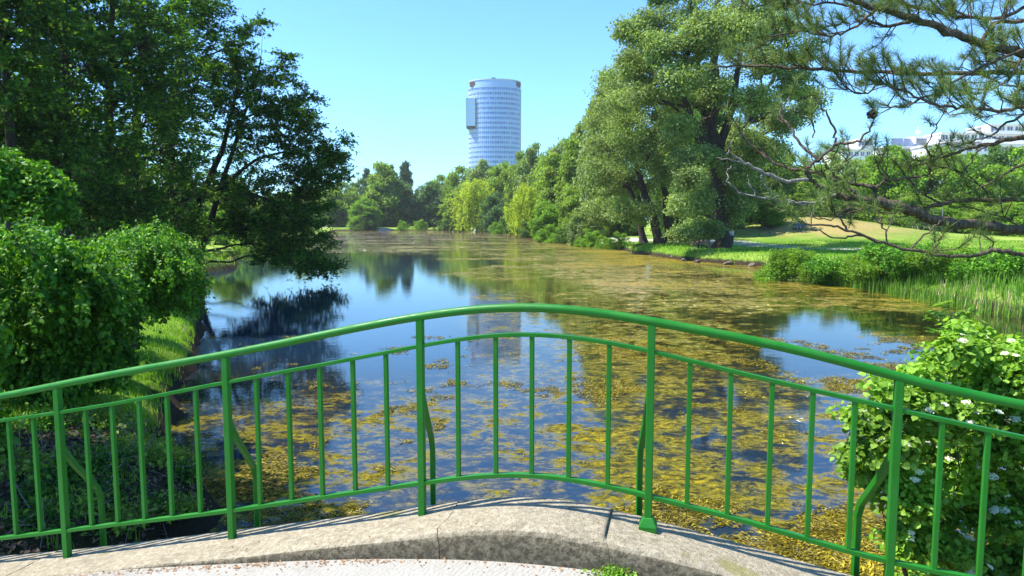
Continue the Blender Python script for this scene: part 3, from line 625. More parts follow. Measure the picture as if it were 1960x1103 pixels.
shrub('weeping_tree', 'large dense weeping bush with sunlit top filling the left edge above the railing', 'bush', 90, 9.6, [(40, 460, 48), (105, 470, 46), (160, 490, 42), (200, 525, 36), (20, 520, 60), (80, 540, 60), (150, 560, 50), (205, 590, 28), (40, 610, 60), (110, 630, 55), (180, 640, 45), (30, 690, 50), (100, 700, 50), (170, 700, 38), (205, 660, 18), (-30, 480, 60), (-40, 600, 70), (60, 480, 60, -.7), (130, 520, 50, -.7), (40, 580, 60, -.8)],
      [([(100, 800), (98, 700), (90, 600), (85, 500)], .07, .03), ([(98, 700), (140, 600), (165, 520)], .04, .02)], 'leaf_shrub', 42, nclump=30, nleaf=105, clump=.095, leaf=.06, mode='willow', wil=.36, shape=2)
shrub('bush', 'bright leafy bush rising behind the dense bush at the far left edge', 'bush', 30, 15, [(10, 325, 38), (60, 345, 36), (100, 365, 28), (20, 385, 50), (75, 400, 45), (110, 410, 28), (-40, 350, 60)],
      [([(30, 560), (32, 450), (35, 350)], .08, .03)], 'leaf_shrub', 43, nclump=34, clump=.15, leaf=.10)
shrub('bush', 'low dark bush between the dense bush and the round weeping tree', 'bush', 185, 11.2, [(150, 600, 34), (200, 640, 34), (165, 690, 36), (215, 700, 26), (130, 660, 30)], [([(180, 740), (178, 680), (175, 620)], .04, .02)], 'leaf_dark', 44, clump=.12, leaf=.08)
shrub('bush', 'tall shading bush whose dark edge shows at the left end of the railing', 'bush', -150, 6.6, [(-190, 620, 120), (-210, 480, 130), (-150, 560, 90), (-110, 660, 80), (-120, 760, 80), (-170, 800, 110), (-80, 850, 60), (-240, 400, 120)],
      [([(-150, 1000), (-150, 700), (-140, 400)], .07, .03), ([(-60, 1000), (-62, 850), (-90, 600)], .05, .03)], 'leaf_shrub', 47, nclump=60, clump=.13, leaf=.085)
build_tree('broadleaf_tree', 'unseen tree added at the left bridge end to shade the bank below it', 'tree', (-7.9, 6.7, gz1(-7.9, 6.7) - .05), [(np.array([[0, 0, 0], [0, 0, 2.5], [.1, 0, 6]]), .16, .05)],  # out of view, added so that its shadow falls on the bank
    [(0, 0, 4, 1.1, .8), (.9, .3, 4.4, 1, .8), (-.8, .4, 4.5, 1, .8), (.2, -.8, 4.6, .9, .7), (.5, .8, 5.4, 1, .8), (-.3, -.2, 6.2, 1.1, .9), (.6, -.3, 6.6, .9, .8), (.7, 0, 3.4, .8, .6), (0, .5, 7.3, .8, .7)], 'leaf_mid', nclump=30, nleaf=60, clump=.3, leaf=.14, seed=48)
# undergrowth behind the left end of the railing
LOWS = [(40, 990, 5.9, 24), (95, 960, 6.2, 22), (150, 930, 6.5, 24), (205, 950, 6.3, 22), (255, 930, 6.6, 20), (310, 915, 6.9, 18), (180, 870, 7.2, 24), (20, 900, 6.9, 26), (330, 870, 7.6, 16), (240, 985, 6.0, 18)]
LOWL = ['lowest dark weed clump at the left edge just over the kerb', 'dark weed clump between the first posts', 'dark weed clump left of the second stay', 'dark weed clump between the second and third baluster left of the second post', 'small dark weed clump near the bank corner', 'dark weed clump at the bank corner over the water', 'dark weed clump in the middle of the shaded bank', 'dark weed clump at the left edge beneath the bush', 'small weed clump at the drop above the pale lump', 'low weed clump next to the kerb left of the second post']
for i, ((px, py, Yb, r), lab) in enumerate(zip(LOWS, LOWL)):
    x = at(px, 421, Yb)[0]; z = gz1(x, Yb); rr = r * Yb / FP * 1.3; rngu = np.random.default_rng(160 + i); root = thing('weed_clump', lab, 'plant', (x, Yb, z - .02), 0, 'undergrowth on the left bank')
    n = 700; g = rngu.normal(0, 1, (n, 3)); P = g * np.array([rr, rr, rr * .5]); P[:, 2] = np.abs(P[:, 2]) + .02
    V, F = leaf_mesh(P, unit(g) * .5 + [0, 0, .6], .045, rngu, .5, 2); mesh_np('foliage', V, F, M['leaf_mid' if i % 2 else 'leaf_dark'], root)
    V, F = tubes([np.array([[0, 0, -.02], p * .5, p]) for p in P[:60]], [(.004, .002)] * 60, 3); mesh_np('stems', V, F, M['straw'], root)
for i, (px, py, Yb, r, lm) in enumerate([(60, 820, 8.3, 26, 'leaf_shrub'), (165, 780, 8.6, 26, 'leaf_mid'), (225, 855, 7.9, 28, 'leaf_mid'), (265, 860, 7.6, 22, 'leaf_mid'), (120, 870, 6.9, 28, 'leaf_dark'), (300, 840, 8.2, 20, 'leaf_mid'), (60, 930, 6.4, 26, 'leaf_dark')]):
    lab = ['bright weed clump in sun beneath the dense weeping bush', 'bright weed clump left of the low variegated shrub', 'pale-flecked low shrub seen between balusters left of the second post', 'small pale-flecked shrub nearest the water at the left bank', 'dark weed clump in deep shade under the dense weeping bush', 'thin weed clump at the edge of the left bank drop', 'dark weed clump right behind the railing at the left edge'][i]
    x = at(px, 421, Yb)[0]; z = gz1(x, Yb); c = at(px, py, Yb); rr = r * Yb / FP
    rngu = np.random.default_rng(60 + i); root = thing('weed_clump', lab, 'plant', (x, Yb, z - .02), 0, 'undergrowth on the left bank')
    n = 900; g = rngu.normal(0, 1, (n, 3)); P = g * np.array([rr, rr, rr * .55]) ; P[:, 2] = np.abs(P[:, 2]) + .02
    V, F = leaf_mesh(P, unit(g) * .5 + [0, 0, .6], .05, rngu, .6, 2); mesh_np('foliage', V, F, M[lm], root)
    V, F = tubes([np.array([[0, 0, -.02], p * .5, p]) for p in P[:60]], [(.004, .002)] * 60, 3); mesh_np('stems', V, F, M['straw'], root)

# flowering bush at the right, near
B = base_at(1870, 5.9)
L = [(1880, 700, 60), (1800, 720, 45), (1940, 720, 60), (1760, 775, 48), (1840, 790, 60), (1930, 800, 60), (1690, 790, 30), (1700, 850, 46), (1790, 860, 60), (1890, 880, 65), (1980, 860, 70), (1670, 900, 34), (1740, 940, 55), (1830, 960, 60), (1930, 970, 65), (1740, 1030, 45), (1820, 1060, 60), (1920, 1070, 65), (2030, 760, 70), (2030, 960, 70), (2040, 1100, 80), (1800, 1130, 60), (1900, 1160, 60), (1830, 665, 26), (1655, 800, 20), (1850, 640, 14), (1945, 662, 20), (1765, 708, 14), (1700, 745, 14), (1650, 870, 14)]
VL = PXL(B, 5.7, L, rg, .35)
vb = build_tree('viburnum_bush', 'light green bush covered in flat white flower heads behind the right end of the railing', 'bush', B, [(np.array([[0, 0, 0], [.05, 0, .6], [0, .1, 1.3]]), .05, .02), (np.array([[0, 0, 0], [-.4, -.1, .6], [-.6, -.2, 1.1]]), .04, .015), (np.array([[0, 0, 0], [.4, -.1, .5], [.6, -.2, 1.2]]), .04, .015)],
    VL, 'leaf_viburnum', bark='bark_pale', nclump=30, nleaf=58, clump=.09, leaf=.045, flat=.5, aspect=.95, shape=2, seed=51, limb=.22, upb=1.1)
rf = np.random.default_rng(5); bx = np.array(B)
fl = VL
LC = np.array(fl)[:, :3]; LR = np.array(fl)[:, 3]; made = 0; tries = 0
while made < 98 and tries < 4000:
    tries += 1; k_ = rf.integers(len(fl)); x, y, z, rx, rz_ = fl[k_]; d = unit(rf.normal(0, 1, 3) + np.array([-.5, -1.6, 1.0])); c = np.array([x, y, z]) + d * rx * rf.uniform(1.0, 1.3)
    wc = c + bx
    if wc[0] / wc[1] > .74 or wc[2] < HC - .53 * wc[1] or (np.linalg.norm(LC - c, axis=1) < LR * .93).any(): continue
    made += 1
    n = 100; a = rf.uniform(0, 2*np.pi, n); r = np.sqrt(rf.uniform(0, 1, n)) * rf.uniform(.02, .036); up = unit(d * .6 + np.array([0, 0, 1.0])); e1 = unit(np.cross(up, [0, 1, .1])); e2 = np.cross(up, e1)
    P = c + e1 * (np.cos(a) * r)[:, None] + e2 * (np.sin(a) * r)[:, None] - up * (r ** 2 * 5)[:, None]
    V, F = leaf_mesh(P, np.tile(up, (n, 1)), .011, rf, .9, 1, mixn=.3); mesh_np('flower_head', V, F, M['flower'], vb)
# young ash-like sapling standing above it
B = base_at(1822, 6.4); rs = np.random.default_rng(52); root = thing('sapling', 'light green feathery-leaved sapling shoot rising above the flowering bush', 'sapling', B, 0)
stem = np.array([at(1840, 900, 6.4), at(1832, 800, 6.4), at(1826, 700, 6.4), at(1822, 640, 6.4), at(1820, 600, 6.4)]) - B; stem = np.vstack([[0, 0, 0], stem])
fr = []; P = []; H = []; T_ = []
for i in range(20):
    u = i / 19; s0 = stem[2] + (stem[5] - stem[2]) * u if False else np.array([np.interp(2 + 3 * u, range(6), stem[:, k]) for k in range(3)])
    a = i * 2.4; L_ = .46 * (1 - .55 * u); d = np.array([math.cos(a), math.sin(a) * .8, .35 + .5 * u]); d /= np.linalg.norm(d)
    pts = np.array([s0 + d * L_ * t - np.array([0, 0, .12 * t * t * L_ * 3]) for t in np.linspace(0, 1, 6)]); fr.append(pts)
    side = unit(np.cross(d, [0, 0, 1]))
    for t in np.linspace(.2, 1, 8):
        q = s0 + d * L_ * t - np.array([0, 0, .36 * t * t * L_])
        for sg in (-1, 1): P.append(q); H.append([0, 0, 1]); T_.append(side * sg * 1.2 + d * .6)
V, F = tubes([stem] + fr, [(.012, .004)] + [(.003, .0015)] * 20, 5); mesh_np('stem', V, F, M['bark_pale'], root)
V, F = leaf_mesh(np.array(P), np.array(H, float), .085, rs, .38, 2, np.array(T_) * 2, mixn=.2); mesh_np('foliage', V, F, M['leaf_viburnum'], root)

# riverside shrubs on the right bank
for i, (px, Yb, top, wpx, lm, lab) in enumerate([
    (1505, 37, 468, 46, 'leaf_bright', 'rounded bright shrub at the left end of the right bank thicket'), (1562, 35, 478, 46, 'leaf_bright', 'bright shrub second from the left in the bank thicket'),
    (1625, 33, 474, 50, 'leaf_shrub', 'leafy shrub of the bank thicket below the blue box'), (1690, 31, 480, 50, 'leaf_bright', 'middle shrub of the bank thicket below the hanging pine bough'),
    (1752, 30, 482, 50, 'leaf_shrub', 'darker shrub of the bank thicket right of the middle'), (1815, 28.5, 488, 50, 'leaf_bright', 'bright shrub of the bank thicket third from the right edge'),
    (1880, 27.5, 490, 52, 'leaf_shrub', 'darker shrub of the bank thicket second from the right edge'), (1945, 26.5, 492, 56, 'leaf_shrub', 'shrub of the bank thicket at the right edge of the photo')]):
    B = base_at(px, Yb + 1.5); rl = np.random.default_rng(70 + i); ztop = at(px, top, Yb)[2] - B[2]; wd = wpx * Yb / FP * 1.12
    L = [(rl.uniform(-1, 1) * wd, rl.uniform(-1, 1) * wd * .9, ztop * rl.uniform(.35, .85), wd * .42, wd * .32) for _ in range(11)]
    build_tree('bank_shrub', lab, 'shrub', B, [(np.array([[0, 0, 0], [.1, 0, ztop * .5]]), .05, .02)], L, lm, nclump=18, nleaf=62, clump=.16, leaf=.11, flat=.8, seed=70 + i, group='shrubs of the right bank thicket', limb=.2, twigs=False, shape=1)

# generic distant trees: prototypes 10 m tall, copied and scaled
PROTO = {}; NAT = {}
def proto(kind, seed, lm, prof, nl, z0, mode='blob', nclump=24, nleaf=46, clump=.42, leaf=.36, rf=.42, spread=.62, wil=2.5, r0=.28, name='broadleaf_tree'):
    rl = np.random.default_rng(seed)
    o = build_tree(name, '', 'tree', (0, 0, 0), [(np.array([[0, 0, 0], [.1, .1, 3], [0, .1, 6], [.1, 0, 8.6]]), r0, .05)], auto_lobes(10, z0, prof, nl, rl, rf, spread), lm, nclump=nclump, nleaf=nleaf, clump=clump, leaf=leaf, seed=seed, mode=mode, wil=wil, twigs=False)
    cv = [c for c in o.children if c.name.startswith('crown')][0].data; q = np.empty(len(cv.vertices) * 3, np.float32); cv.vertices.foreach_get('co', q); q = q.reshape(-1, 3)
    NAT[kind] = (np.percentile(np.abs(q[:, 0]), 93) + np.percentile(np.abs(q[:, 1]), 93), float(np.percentile(q[:, 2], 99.3)))
    o['unused'] = 1; PROTO[kind] = [o, False]
rnd = lambda wd: (lambda t: wd * math.sqrt(max(.05, 1 - (2 * t - .85) ** 2 * .8)))
proto('round', 101, 'leaf_mid', rnd(4.2), 17, .8)
proto('round2', 102, 'leaf_mid', rnd(3.9), 19, .9, clump=.5)
proto('bright', 103, 'leaf_bright', rnd(4.0), 16, .5)
proto('pale', 104, 'leaf_poplar', rnd(4.0), 18, .8, name='poplar_tree')
proto('pale2', 110, 'leaf_poplar', rnd(3.6), 20, .6, name='poplar_tree')
proto('blue', 105, 'leaf_bluegreen', rnd(3.7), 17, .6)
proto('column', 106, 'leaf_poplar_dark', lambda t: 1.15 * math.sin(math.pi * min(1, .12 + t * .86)) ** .6 + .1, 18, .5, rf=.75, spread=.35, clump=.3, leaf=.28, name='columnar_poplar')
proto('oval', 107, 'leaf_mid', lambda t: 2.6 * math.sin(math.pi * min(.98, .15 + t * .8)) ** .7, 18, .4, rf=.5, spread=.5)
proto('willow', 108, 'leaf_willow', lambda t: 3.9 * math.sqrt(max(.06, 1 - (t - .25) ** 2 * 1.5)), 15, 2.6, mode='willow', nclump=13, nleaf=75, clump=.5, leaf=.3, wil=2.6, name='willow_tree')
proto('shrub', 109, 'leaf_bright', rnd(5.0), 12, .2, name='shrub', r0=.15)
proto('shrubd', 111, 'leaf_shade', rnd(5.0), 12, .2, name='shrub', r0=.15)
proto('dark', 112, 'leaf_shade', rnd(4.2), 18, .5)

def plant(kind, px, Yb, top, wpx, label, group, cat='tree', sink=.1):
    o, used = PROTO[kind]
    if used: o = copy_tree(o)
    else: PROTO[kind][1] = True
    if 'unused' in o: del o['unused']
    x = at(px, 421, Yb)[0]; z = gz1(x, Yb) - sink; h = at(px, top, Yb)[2] - z; wd = wpx * Yb / FP / NAT[kind][0]
    o.location = (x, Yb, z); o.scale = (wd, wd, h / NAT[kind][1]); o.rotation_euler = (0, 0, (px * 1.7 + Yb) % 6.28)
    return tag(o, label, cat, group)
G1_, G2_, G3_ = 'trees along the far shore', 'trees of the wooded right shore', 'trees behind the right lawn'
FAR = [('round', 655, 235, 352, 66, 'pale round tree at the left end of the far shore beside the leaning tree'), ('blue', 688, 262, 347, 46, 'dull green tree behind the two leftmost far shore trees'),
 ('column', 704, 300, 326, 15, 'leftmost dark narrow poplar on the far shore'), ('bright', 697, 216, 381, 50, 'bright bushy low tree standing at the far water edge'),
 ('oval', 736, 232, 317, 50, 'tallest green oval tree in the far shore group'), ('column', 750, 300, 319, 13, 'narrow poplar top peeping right behind the tallest oval far tree'), ('column', 759, 300, 334, 11, 'shorter narrow poplar top right of the tallest oval far tree'),
 ('column', 777, 290, 313, 20, 'tallest dark narrow poplar on the far shore'), ('blue', 768, 236, 350, 56, 'dark dense tree below the tallest narrow poplar'), ('round2', 722, 250, 372, 50, 'mid green tree low behind the tall oval tree'),
 ('column', 799, 330, 364, 8, 'tiny pointed poplar in the gap of the far tree line'), ('blue', 822, 236, 352, 50, 'blue green round tree right of the sky gap'), ('round', 848, 262, 338, 50, 'pale tree behind the blue green round tree'), ('oval', 868, 222, 372, 34, 'bright oval tree just left of the large yellow willow'),
 ('dark', 640, 250, 372, 44, 'dark tree low behind the hanging branches of the leaning tree'), ('round2', 612, 230, 365, 50, 'tree glimpsed through the leaning tree foliage'), ('dark', 792, 270, 388, 34, 'low dark tree under the sky gap'), ('round2', 812, 268, 392, 34, 'small round tree in the sky gap')]
for k, px, Yb, top, wp, lab in FAR: plant(k, px, Yb, top, wp, lab, G1_)
RIGHT = [('willow', 912, 188, 347, 74, 'large yellow green weeping willow at the far right shore'), ('round', 886, 235, 322, 62, 'tree behind and left of the large yellow willow'), ('pale', 925, 225, 312, 62, 'pale tree directly in front of the tower base'),
 ('round2', 962, 205, 318, 60, 'round tree between the two willows behind'), ('round', 1000, 200, 296, 62, 'tree right below the right edge of the tower'), ('pale', 1020, 185, 280, 52, 'pale tree top just right of the tower'), ('blue', 948, 178, 372, 50, 'dark green tree between the two willows at the water'),
 ('round', 1052, 165, 290, 66, 'round tree right of the tower in the wooded shore'), ('pale2', 1075, 150, 275, 60, 'pale loose tree in the middle of the wooded shore'), ('willow', 1008, 132, 356, 62, 'bright yellow willow leaning over the water, nearer one'),
 ('oval', 1062, 124, 300, 50, 'bright oval tree behind the nearer willow'), ('pale', 1108, 140, 246, 66, 'tall pale tree left of the grey green three-stemmed tree'), ('oval', 1098, 118, 272, 46, 'narrow green tree in the middle of the wooded shore'),
 ('bright', 1048, 112, 388, 54, 'bushy bright tree at the water right of the nearer willow'), ('pale2', 1135, 112, 262, 62, 'pale tree just left of the three-stemmed tree'), ('round2', 1110, 106, 352, 62, 'round tree low before the pale trees'),
 ('pale', 1165, 104, 150, 90, 'tall pale poplar rising behind the three-stemmed tree'), ('pale', 1118, 88, 392, 46, 'small pale tree near the water before the wooded shore'), ('dark', 985, 160, 392, 40, 'dark tree in shade between the willows'), ('round', 1150, 96, 380, 44, 'round small tree left of the three dark stems'),
 ('dark', 1195, 96, 320, 70, 'dark tree in the shade behind the three stems'), ('dark', 1085, 128, 370, 50, 'dark tree deep in the wooded shore')]
for k, px, Yb, top, wp, lab in RIGHT: plant(k, px, Yb, top, wp, lab, G2_)
BACK = [('dark', 1335, 82, 140, 130, 'large dark tree added behind the huge poplar for its shade, mostly hidden'), ('pale', 1290, 90, 200, 90, 'pale tree between the three dark stems and the huge poplar'), ('shrubd', 1415, 57, 478, 60, 'low dark shrub in shade at the water right of the huge trunk'), ('shrubd', 1345, 58, 482, 44, 'low dark shrub at the water below the bench'), ('shrubd', 1455, 54, 484, 44, 'low dark shrub in shade next to the bright thicket'), ('shrubd', 1235, 70, 466, 50, 'low dark plants below the three dark stems'), ('dark', 1448, 92, 268, 95, 'very dark tree right behind the trunk of the huge poplar'), ('bright', 1476, 84, 369, 52, 'bright green small tree in front of the dark trees'), ('round', 1500, 100, 300, 80, 'tree behind the bright small tree'),  # first tree here is added to cast shade behind the poplar
 ('round2', 1555, 108, 322, 84, 'olive tree above the sandy mound'), ('pale', 1600, 112, 300, 80, 'pale tree below the white stair tower building'), ('bright', 1705, 106, 284, 100, 'bright round tree in front of the white building'), ('round', 1655, 118, 305, 80, 'tree between the pale tree and the bright round tree'),
 ('round2', 1790, 112, 288, 90, 'broad tree below the white terraced building'), ('bright', 1850, 104, 298, 80, 'bright low tree right of the broad tree'), ('dark', 1905, 108, 284, 84, 'dark tree below the building right end'), ('bright', 1950, 100, 290, 96, 'bright tree at the right photo edge below the building'),
 ('round', 1745, 100, 372, 84, 'low tree behind the picnic table'), ('bright', 1830, 94, 385, 70, 'low bright bush tree right of the lamp post'), ('round2', 1900, 90, 385, 80, 'low round tree behind the lawn at right'), ('bright', 1965, 86, 390, 80, 'low bright tree at the right edge behind the lawn'),
 ('round', 1630, 108, 372, 76, 'low tree behind the sandy mound'), ('dark', 1690, 112, 380, 70, 'dark low tree left of the picnic table'), ('dark', 1410, 104, 330, 70, 'dark tree behind the huge trunk'), ('round2', 1345, 118, 330, 80, 'tree seen left of the huge trunk'), ('round', 1520, 96, 372, 60, 'low tree at the left end of the sandy mound'),
 ('blue', 1300, 112, 370, 70, 'blue green tree between the stems and the huge trunk')]
for k, px, Yb, top, wp, lab in BACK: plant(k, px, Yb, top, wp, lab, G3_)
SHR = [('shrub', 770, 207, 423, 20, 'small bright round shrub at the far water edge'), ('shrubd', 850, 207, 420, 34, 'dark shrub at the far water edge'), ('shrub', 805, 214, 421, 26, 'pale shrub on the far shore between dark shrubs'), ('shrubd', 697, 213, 408, 40, 'dark lower shrub under the bright bushy far tree'), ('shrubd', 880, 200, 425, 22, 'small dark shrub left of the willow foot'),
 ('shrub', 955, 165, 424, 30, 'bright shrub between the willow feet'), ('shrub', 1055, 100, 432, 50, 'bright green shrub at the water below the nearer willow'), ('shrub', 1130, 84, 440, 46, 'bright shrub at the bank left of the three stems'), ('shrub', 1185, 78, 446, 36, 'shrub at the bank close to the leftmost dark stem'), ('shrubd', 1090, 96, 430, 40, 'dark shrub at the water in the wooded shore'),
 ('shrubd', 1010, 128, 425, 34, 'dark shrub below the nearer willow'), ('shrub', 1155, 80, 452, 30, 'low shrub on the grassy bank left of the stems'), ('shrubd', 1395, 88, 420, 60, 'dark shrub behind the huge trunk'), ('shrubd', 560, 150, 425, 80, 'dark shrub behind the leaning tree at the left shore'), ('shrub', 470, 62, 440, 50, 'pale shrub seen under the leaning tree'),
 ('shrub', 410, 70, 400, 60, 'pale green shrub glimpsed between the two leaning trunks'), ('shrubd', 500, 58, 462, 60, 'dark shrub on the inlet bank under the leaning tree'), ('shrubd', 420, 48, 475, 50, 'dark shrub right of the leaning trunk foot'), ('shrubd', 1775, 92, 400, 60, 'dark shrub behind the picnic table')]
for k, px, Yb, top, wp, lab in SHR: plant(k, px, Yb, top, wp, lab, 'shrubs along the shores', 'shrub')
LB = [('dark', 150, 62, 300, 110), ('round', 60, 70, 250, 120), ('dark', 260, 66, 330, 100), ('round', 340, 85, 340, 80), ('round2', 440, 95, 350, 80), ('bright', 400, 110, 372, 60), ('dark', 520, 140, 372, 80), ('round2', 570, 170, 362, 70)]
LBL = ['dark tree far behind the straight middle trunk', 'green tree far behind the trees at the left edge', 'dark tree far behind the thick lower trunk', 'green tree behind the foot of the leaning trunks', 'pale tree seen through the leaning tree', 'bright small tree seen between the leaning trunks', 'dark tree behind the right half of the leaning tree', 'tree behind the drooping end of the leaning tree']
for (k, px, Yb, top, wp), lab in zip(LB, LBL): plant(k, px, Yb, top, wp, lab, 'trees seen through the left grove')
for k, (o, used) in PROTO.items():
    if not used:
        for ch in list(o.children): bpy.data.objects.remove(ch)
        bpy.data.objects.remove(o)

# ------------------------------------------------------------------ pine boughs, upper right
YP = 6.6; rp = np.random.default_rng(91)
pb = np.array([6.4, 7.2, 0.0]); pb[2] = gz1(pb[0], pb[1]) - .05
pine = thing('pine_tree', 'pine with long bare boughs and needle tufts reaching in from the right edge', 'tree', pb)
def pp(L, d=0.0, dd=0.0):
    k = len(L); return np.array([at(x, y, YP + d + dd * i / max(1, k - 1)) for i, (x, y) in enumerate(L)]) - pb
def smooth(P, m=5):
    P = np.asarray(P); k = len(P)
    if k < 3: return P
    u = np.linspace(0, k - 1, (k - 1) * m + 1); out = []
    for t in u:
        i = min(int(t), k - 2); f = t - i; p0, p1, p2, p3 = P[max(i-1, 0)], P[i], P[i+1], P[min(i+2, k-1)]
        out.append(.5 * ((2*p1) + (p2-p0)*f + (2*p0-5*p1+4*p2-p3)*f*f + (3*p1-p0-3*p2+p3)*f**3))
    return np.array(out)
tz = at(2100, 500, YP)[2]
trunkP = np.array([[0, 0, 0], [.05, 0, 1.5], [0, .05, 3.5], [-.1, 0, 6], [-.05, .1, 8.5]])
def trunk_at(z): return np.array([0, 0, z])
PX = 1 / FP * YP
BG = [  # (pixel path from the trunk outwards, start px width, end px width, depth, depth drift, needles)
 ([(2070, 110), (1960, 102), (1900, 90), (1830, 66), (1750, 36), (1680, 16), (1610, -6), (1540, -20)], 19, 7, 0, -.4, 1),
 ([(2070, 130), (1960, 138), (1800, 141), (1650, 137), (1530, 130), (1440, 126), (1370, 128)], 12, 4, .5, .5, 1),
 ([(1880, 80), (1905, 45), (1960, 15), (2040, -30)], 9, 5, 0, 0, 1),
 ([(2070, 190), (1960, 205), (1900, 211), (1850, 208), (1800, 203), (1740, 180), (1690, 160)], 8, 3, -.3, 0, 1),
 ([(2070, 0), (1960, 40), (1900, 35), (1820, 30), (1740, 8), (1650, -15)], 9, 5, .4, 0, 1),
 ([(1960, 95), (1900, 120), (1830, 155), (1770, 185), (1720, 205), (1690, 200)], 6, 2, -.2, .2, 1),
 ([(1680, 18), (1640, 50), (1590, 70), (1545, 60)], 6, 2, -.2, 0, 1), ([(1750, 38), (1690, 50), (1650, 30), (1620, 12), (1560, 5), (1500, 12)], 7, 3, .2, 0, 1),
 ([(1700, 140), (1660, 178), (1620, 170), (1600, 140)], 4, 2, .5, 0, 1), ([(1610, 45), (1560, 55), (1510, 65), (1470, 80), (1440, 95)], 4, 2, .6, 0, 1), ([(1560, 5), (1520, -10), (1470, 5), (1430, 20)], 4, 2, .6, 0, 1), 
 ([(2070, 300), (1960, 265), (1900, 275), (1850, 285), (1800, 305), (1750, 318)], 12, 3, .3, 0, .6),
 ([(1850, 285), (1800, 300), (1770, 285), (1790, 250), (1780, 235)], 4, 2, .2, 0, .4),
 ([(2070, 460), (1960, 442), (1880, 432), (1800, 424), (1740, 402), (1675, 386)], 17, 20, 0, -.2, .25),
 ([(1675, 386), (1620, 378), (1590, 366), (1558, 350), (1545, 334)], 13, 7, -.2, 0, .45),
 ([(1545, 334), (1548, 318), (1568, 306), (1600, 279), (1640, 272), (1662, 250), (1671, 232)], 7, 3, -.2, -.2, .12),
 ([(1568, 308), (1538, 280), (1515, 248), (1498, 225), (1492, 200)], 6, 3, -.2, .3, .25),
 ([(1600, 279), (1601, 256), (1585, 225), (1570, 205), (1568, 190)], 5, 2, -.3, 0, .1), ([(1556, 264), (1559, 245), (1553, 226)], 3, 2, -.1, 0, .5),
 ([(1545, 345), (1500, 344), (1455, 328), (1425, 312), (1402, 296)], 8, 4, -.3, -.2, 0), ([(1425, 312), (1398, 308), (1372, 302)], 3, 1.5, -.3, 0, 0), ([(1395, 296), (1396, 285), (1400, 270)], 3, 1.5, -.3, 0, 0),
 ([(1520, 385), (1480, 370), (1462, 350), (1457, 332)], 3, 2, -.4, 0, 0), ([(1445, 375), (1415, 366), (1395, 350), (1392, 330), (1400, 318)], 3.5, 1.5, -.4, 0, 0), ([(1560, 392), (1520, 390), (1470, 387)], 4, 2, -.4, 0, 0), ([(1445, 375), (1435, 352), (1432, 335)], 2.5, 1.5, -.4, 0, 0), ([(1600, 372), (1560, 388), (1500, 384), (1445, 375)], 4, 3, -.4, 0, 0),
 ([(1672, 384), (1674, 362), (1650, 356), (1612, 346), (1586, 322), (1574, 304)], 10, 4, .1, 0, .4), ([(1674, 362), (1695, 347), (1740, 340), (1775, 336), (1782, 318)], 6, 3, .2, 0, .6),
 ([(1640, 372), (1600, 345), (1560, 330), (1510, 322), (1465, 300), (1430, 270), (1410, 245)], 8, 4, .4, .6, .9),
 ([(2070, 385), (1960, 382), (1900, 383), (1840, 384), (1800, 390), (1770, 400)], 11, 8, .5, -.3, .6), ([(1900, 383), (1870, 350), (1830, 325), (1800, 320)], 4, 2, .4, 0, .9), ([(1740, 402), (1700, 410), (1650, 400), (1600, 405)], 4, 2, .2, .2, .8), ([(1675, 386), (1640, 405), (1590, 420), (1540, 412)], 4, 2, 0, .2, .7), ([(1640, 372), (1610, 330), (1620, 300), (1610, 285)], 3, 2, .3, 0, .9), ([(1700, 347), (1680, 320), (1690, 300)], 3, 2, .3, 0, .9), ([(1960, 442), (1930, 420), (1880, 405), (1850, 395)], 4, 2, .3, 0, .7),
 ([(1800, 390), (1770, 370), (1740, 345), (1720, 320)], 5, 2, .3, 0, .8),
 ([(2070, 480), (1960, 486), (1930, 482), (1900, 480), (1870, 488), (1800, 488), (1740, 478), (1680, 462), (1620, 440), (1580, 430), (1530, 425)], 9, 3, -.5, -.2, .15),
 ([(1680, 462), (1640, 450), (1600, 458), (1560, 440), (1520, 445)], 4, 2, -.5, 0, .1), ([(1740, 480), (1770, 450), (1800, 425), (1822, 415)], 4, 2, -.6, 0, .1), ([(1530, 425), (1510, 405), (1500, 385)], 4, 2, -.5, 0, .3), ([(1620, 440), (1600, 412), (1590, 395)], 4, 2, -.5, 0, .7), ([(1700, 468), (1690, 435), (1665, 415), (1650, 395)], 3, 2, -.5, 0, .5), ([(1790, 488), (1795, 465), (1805, 450)], 3, 2, -.5, 0, 1),
 ([(1870, 488), (1900, 470), (1890, 455)], 3, 2, -.5, 0, .3), ([(1990, 300), (1930, 330), (1880, 360), (1850, 372)], 6, 2, .1, 0, .2), ([(1990, 200), (1930, 235), (1890, 262), (1850, 275)], 6, 2, -.2, .2, .3), ([(1900, 275), (1870, 290), (1850, 320), (1840, 340)], 4, 2, .2, 0, .2),
 ([(1960, 102), (1930, 150), (1900, 170), (1850, 178)], 5, 2, .1, 0, 1), ([(2040, 170), (1990, 175), (1930, 165), (1890, 150)], 5, 2, .3, 0, 1), ([(2040, 230), (1980, 225), (1940, 200)], 5, 2, .1, 0, 1)]
paths = [trunkP]; rads = [(.19, .08)]; tips = []
woods = {'bough': ([], [])}; dead = ([], [])
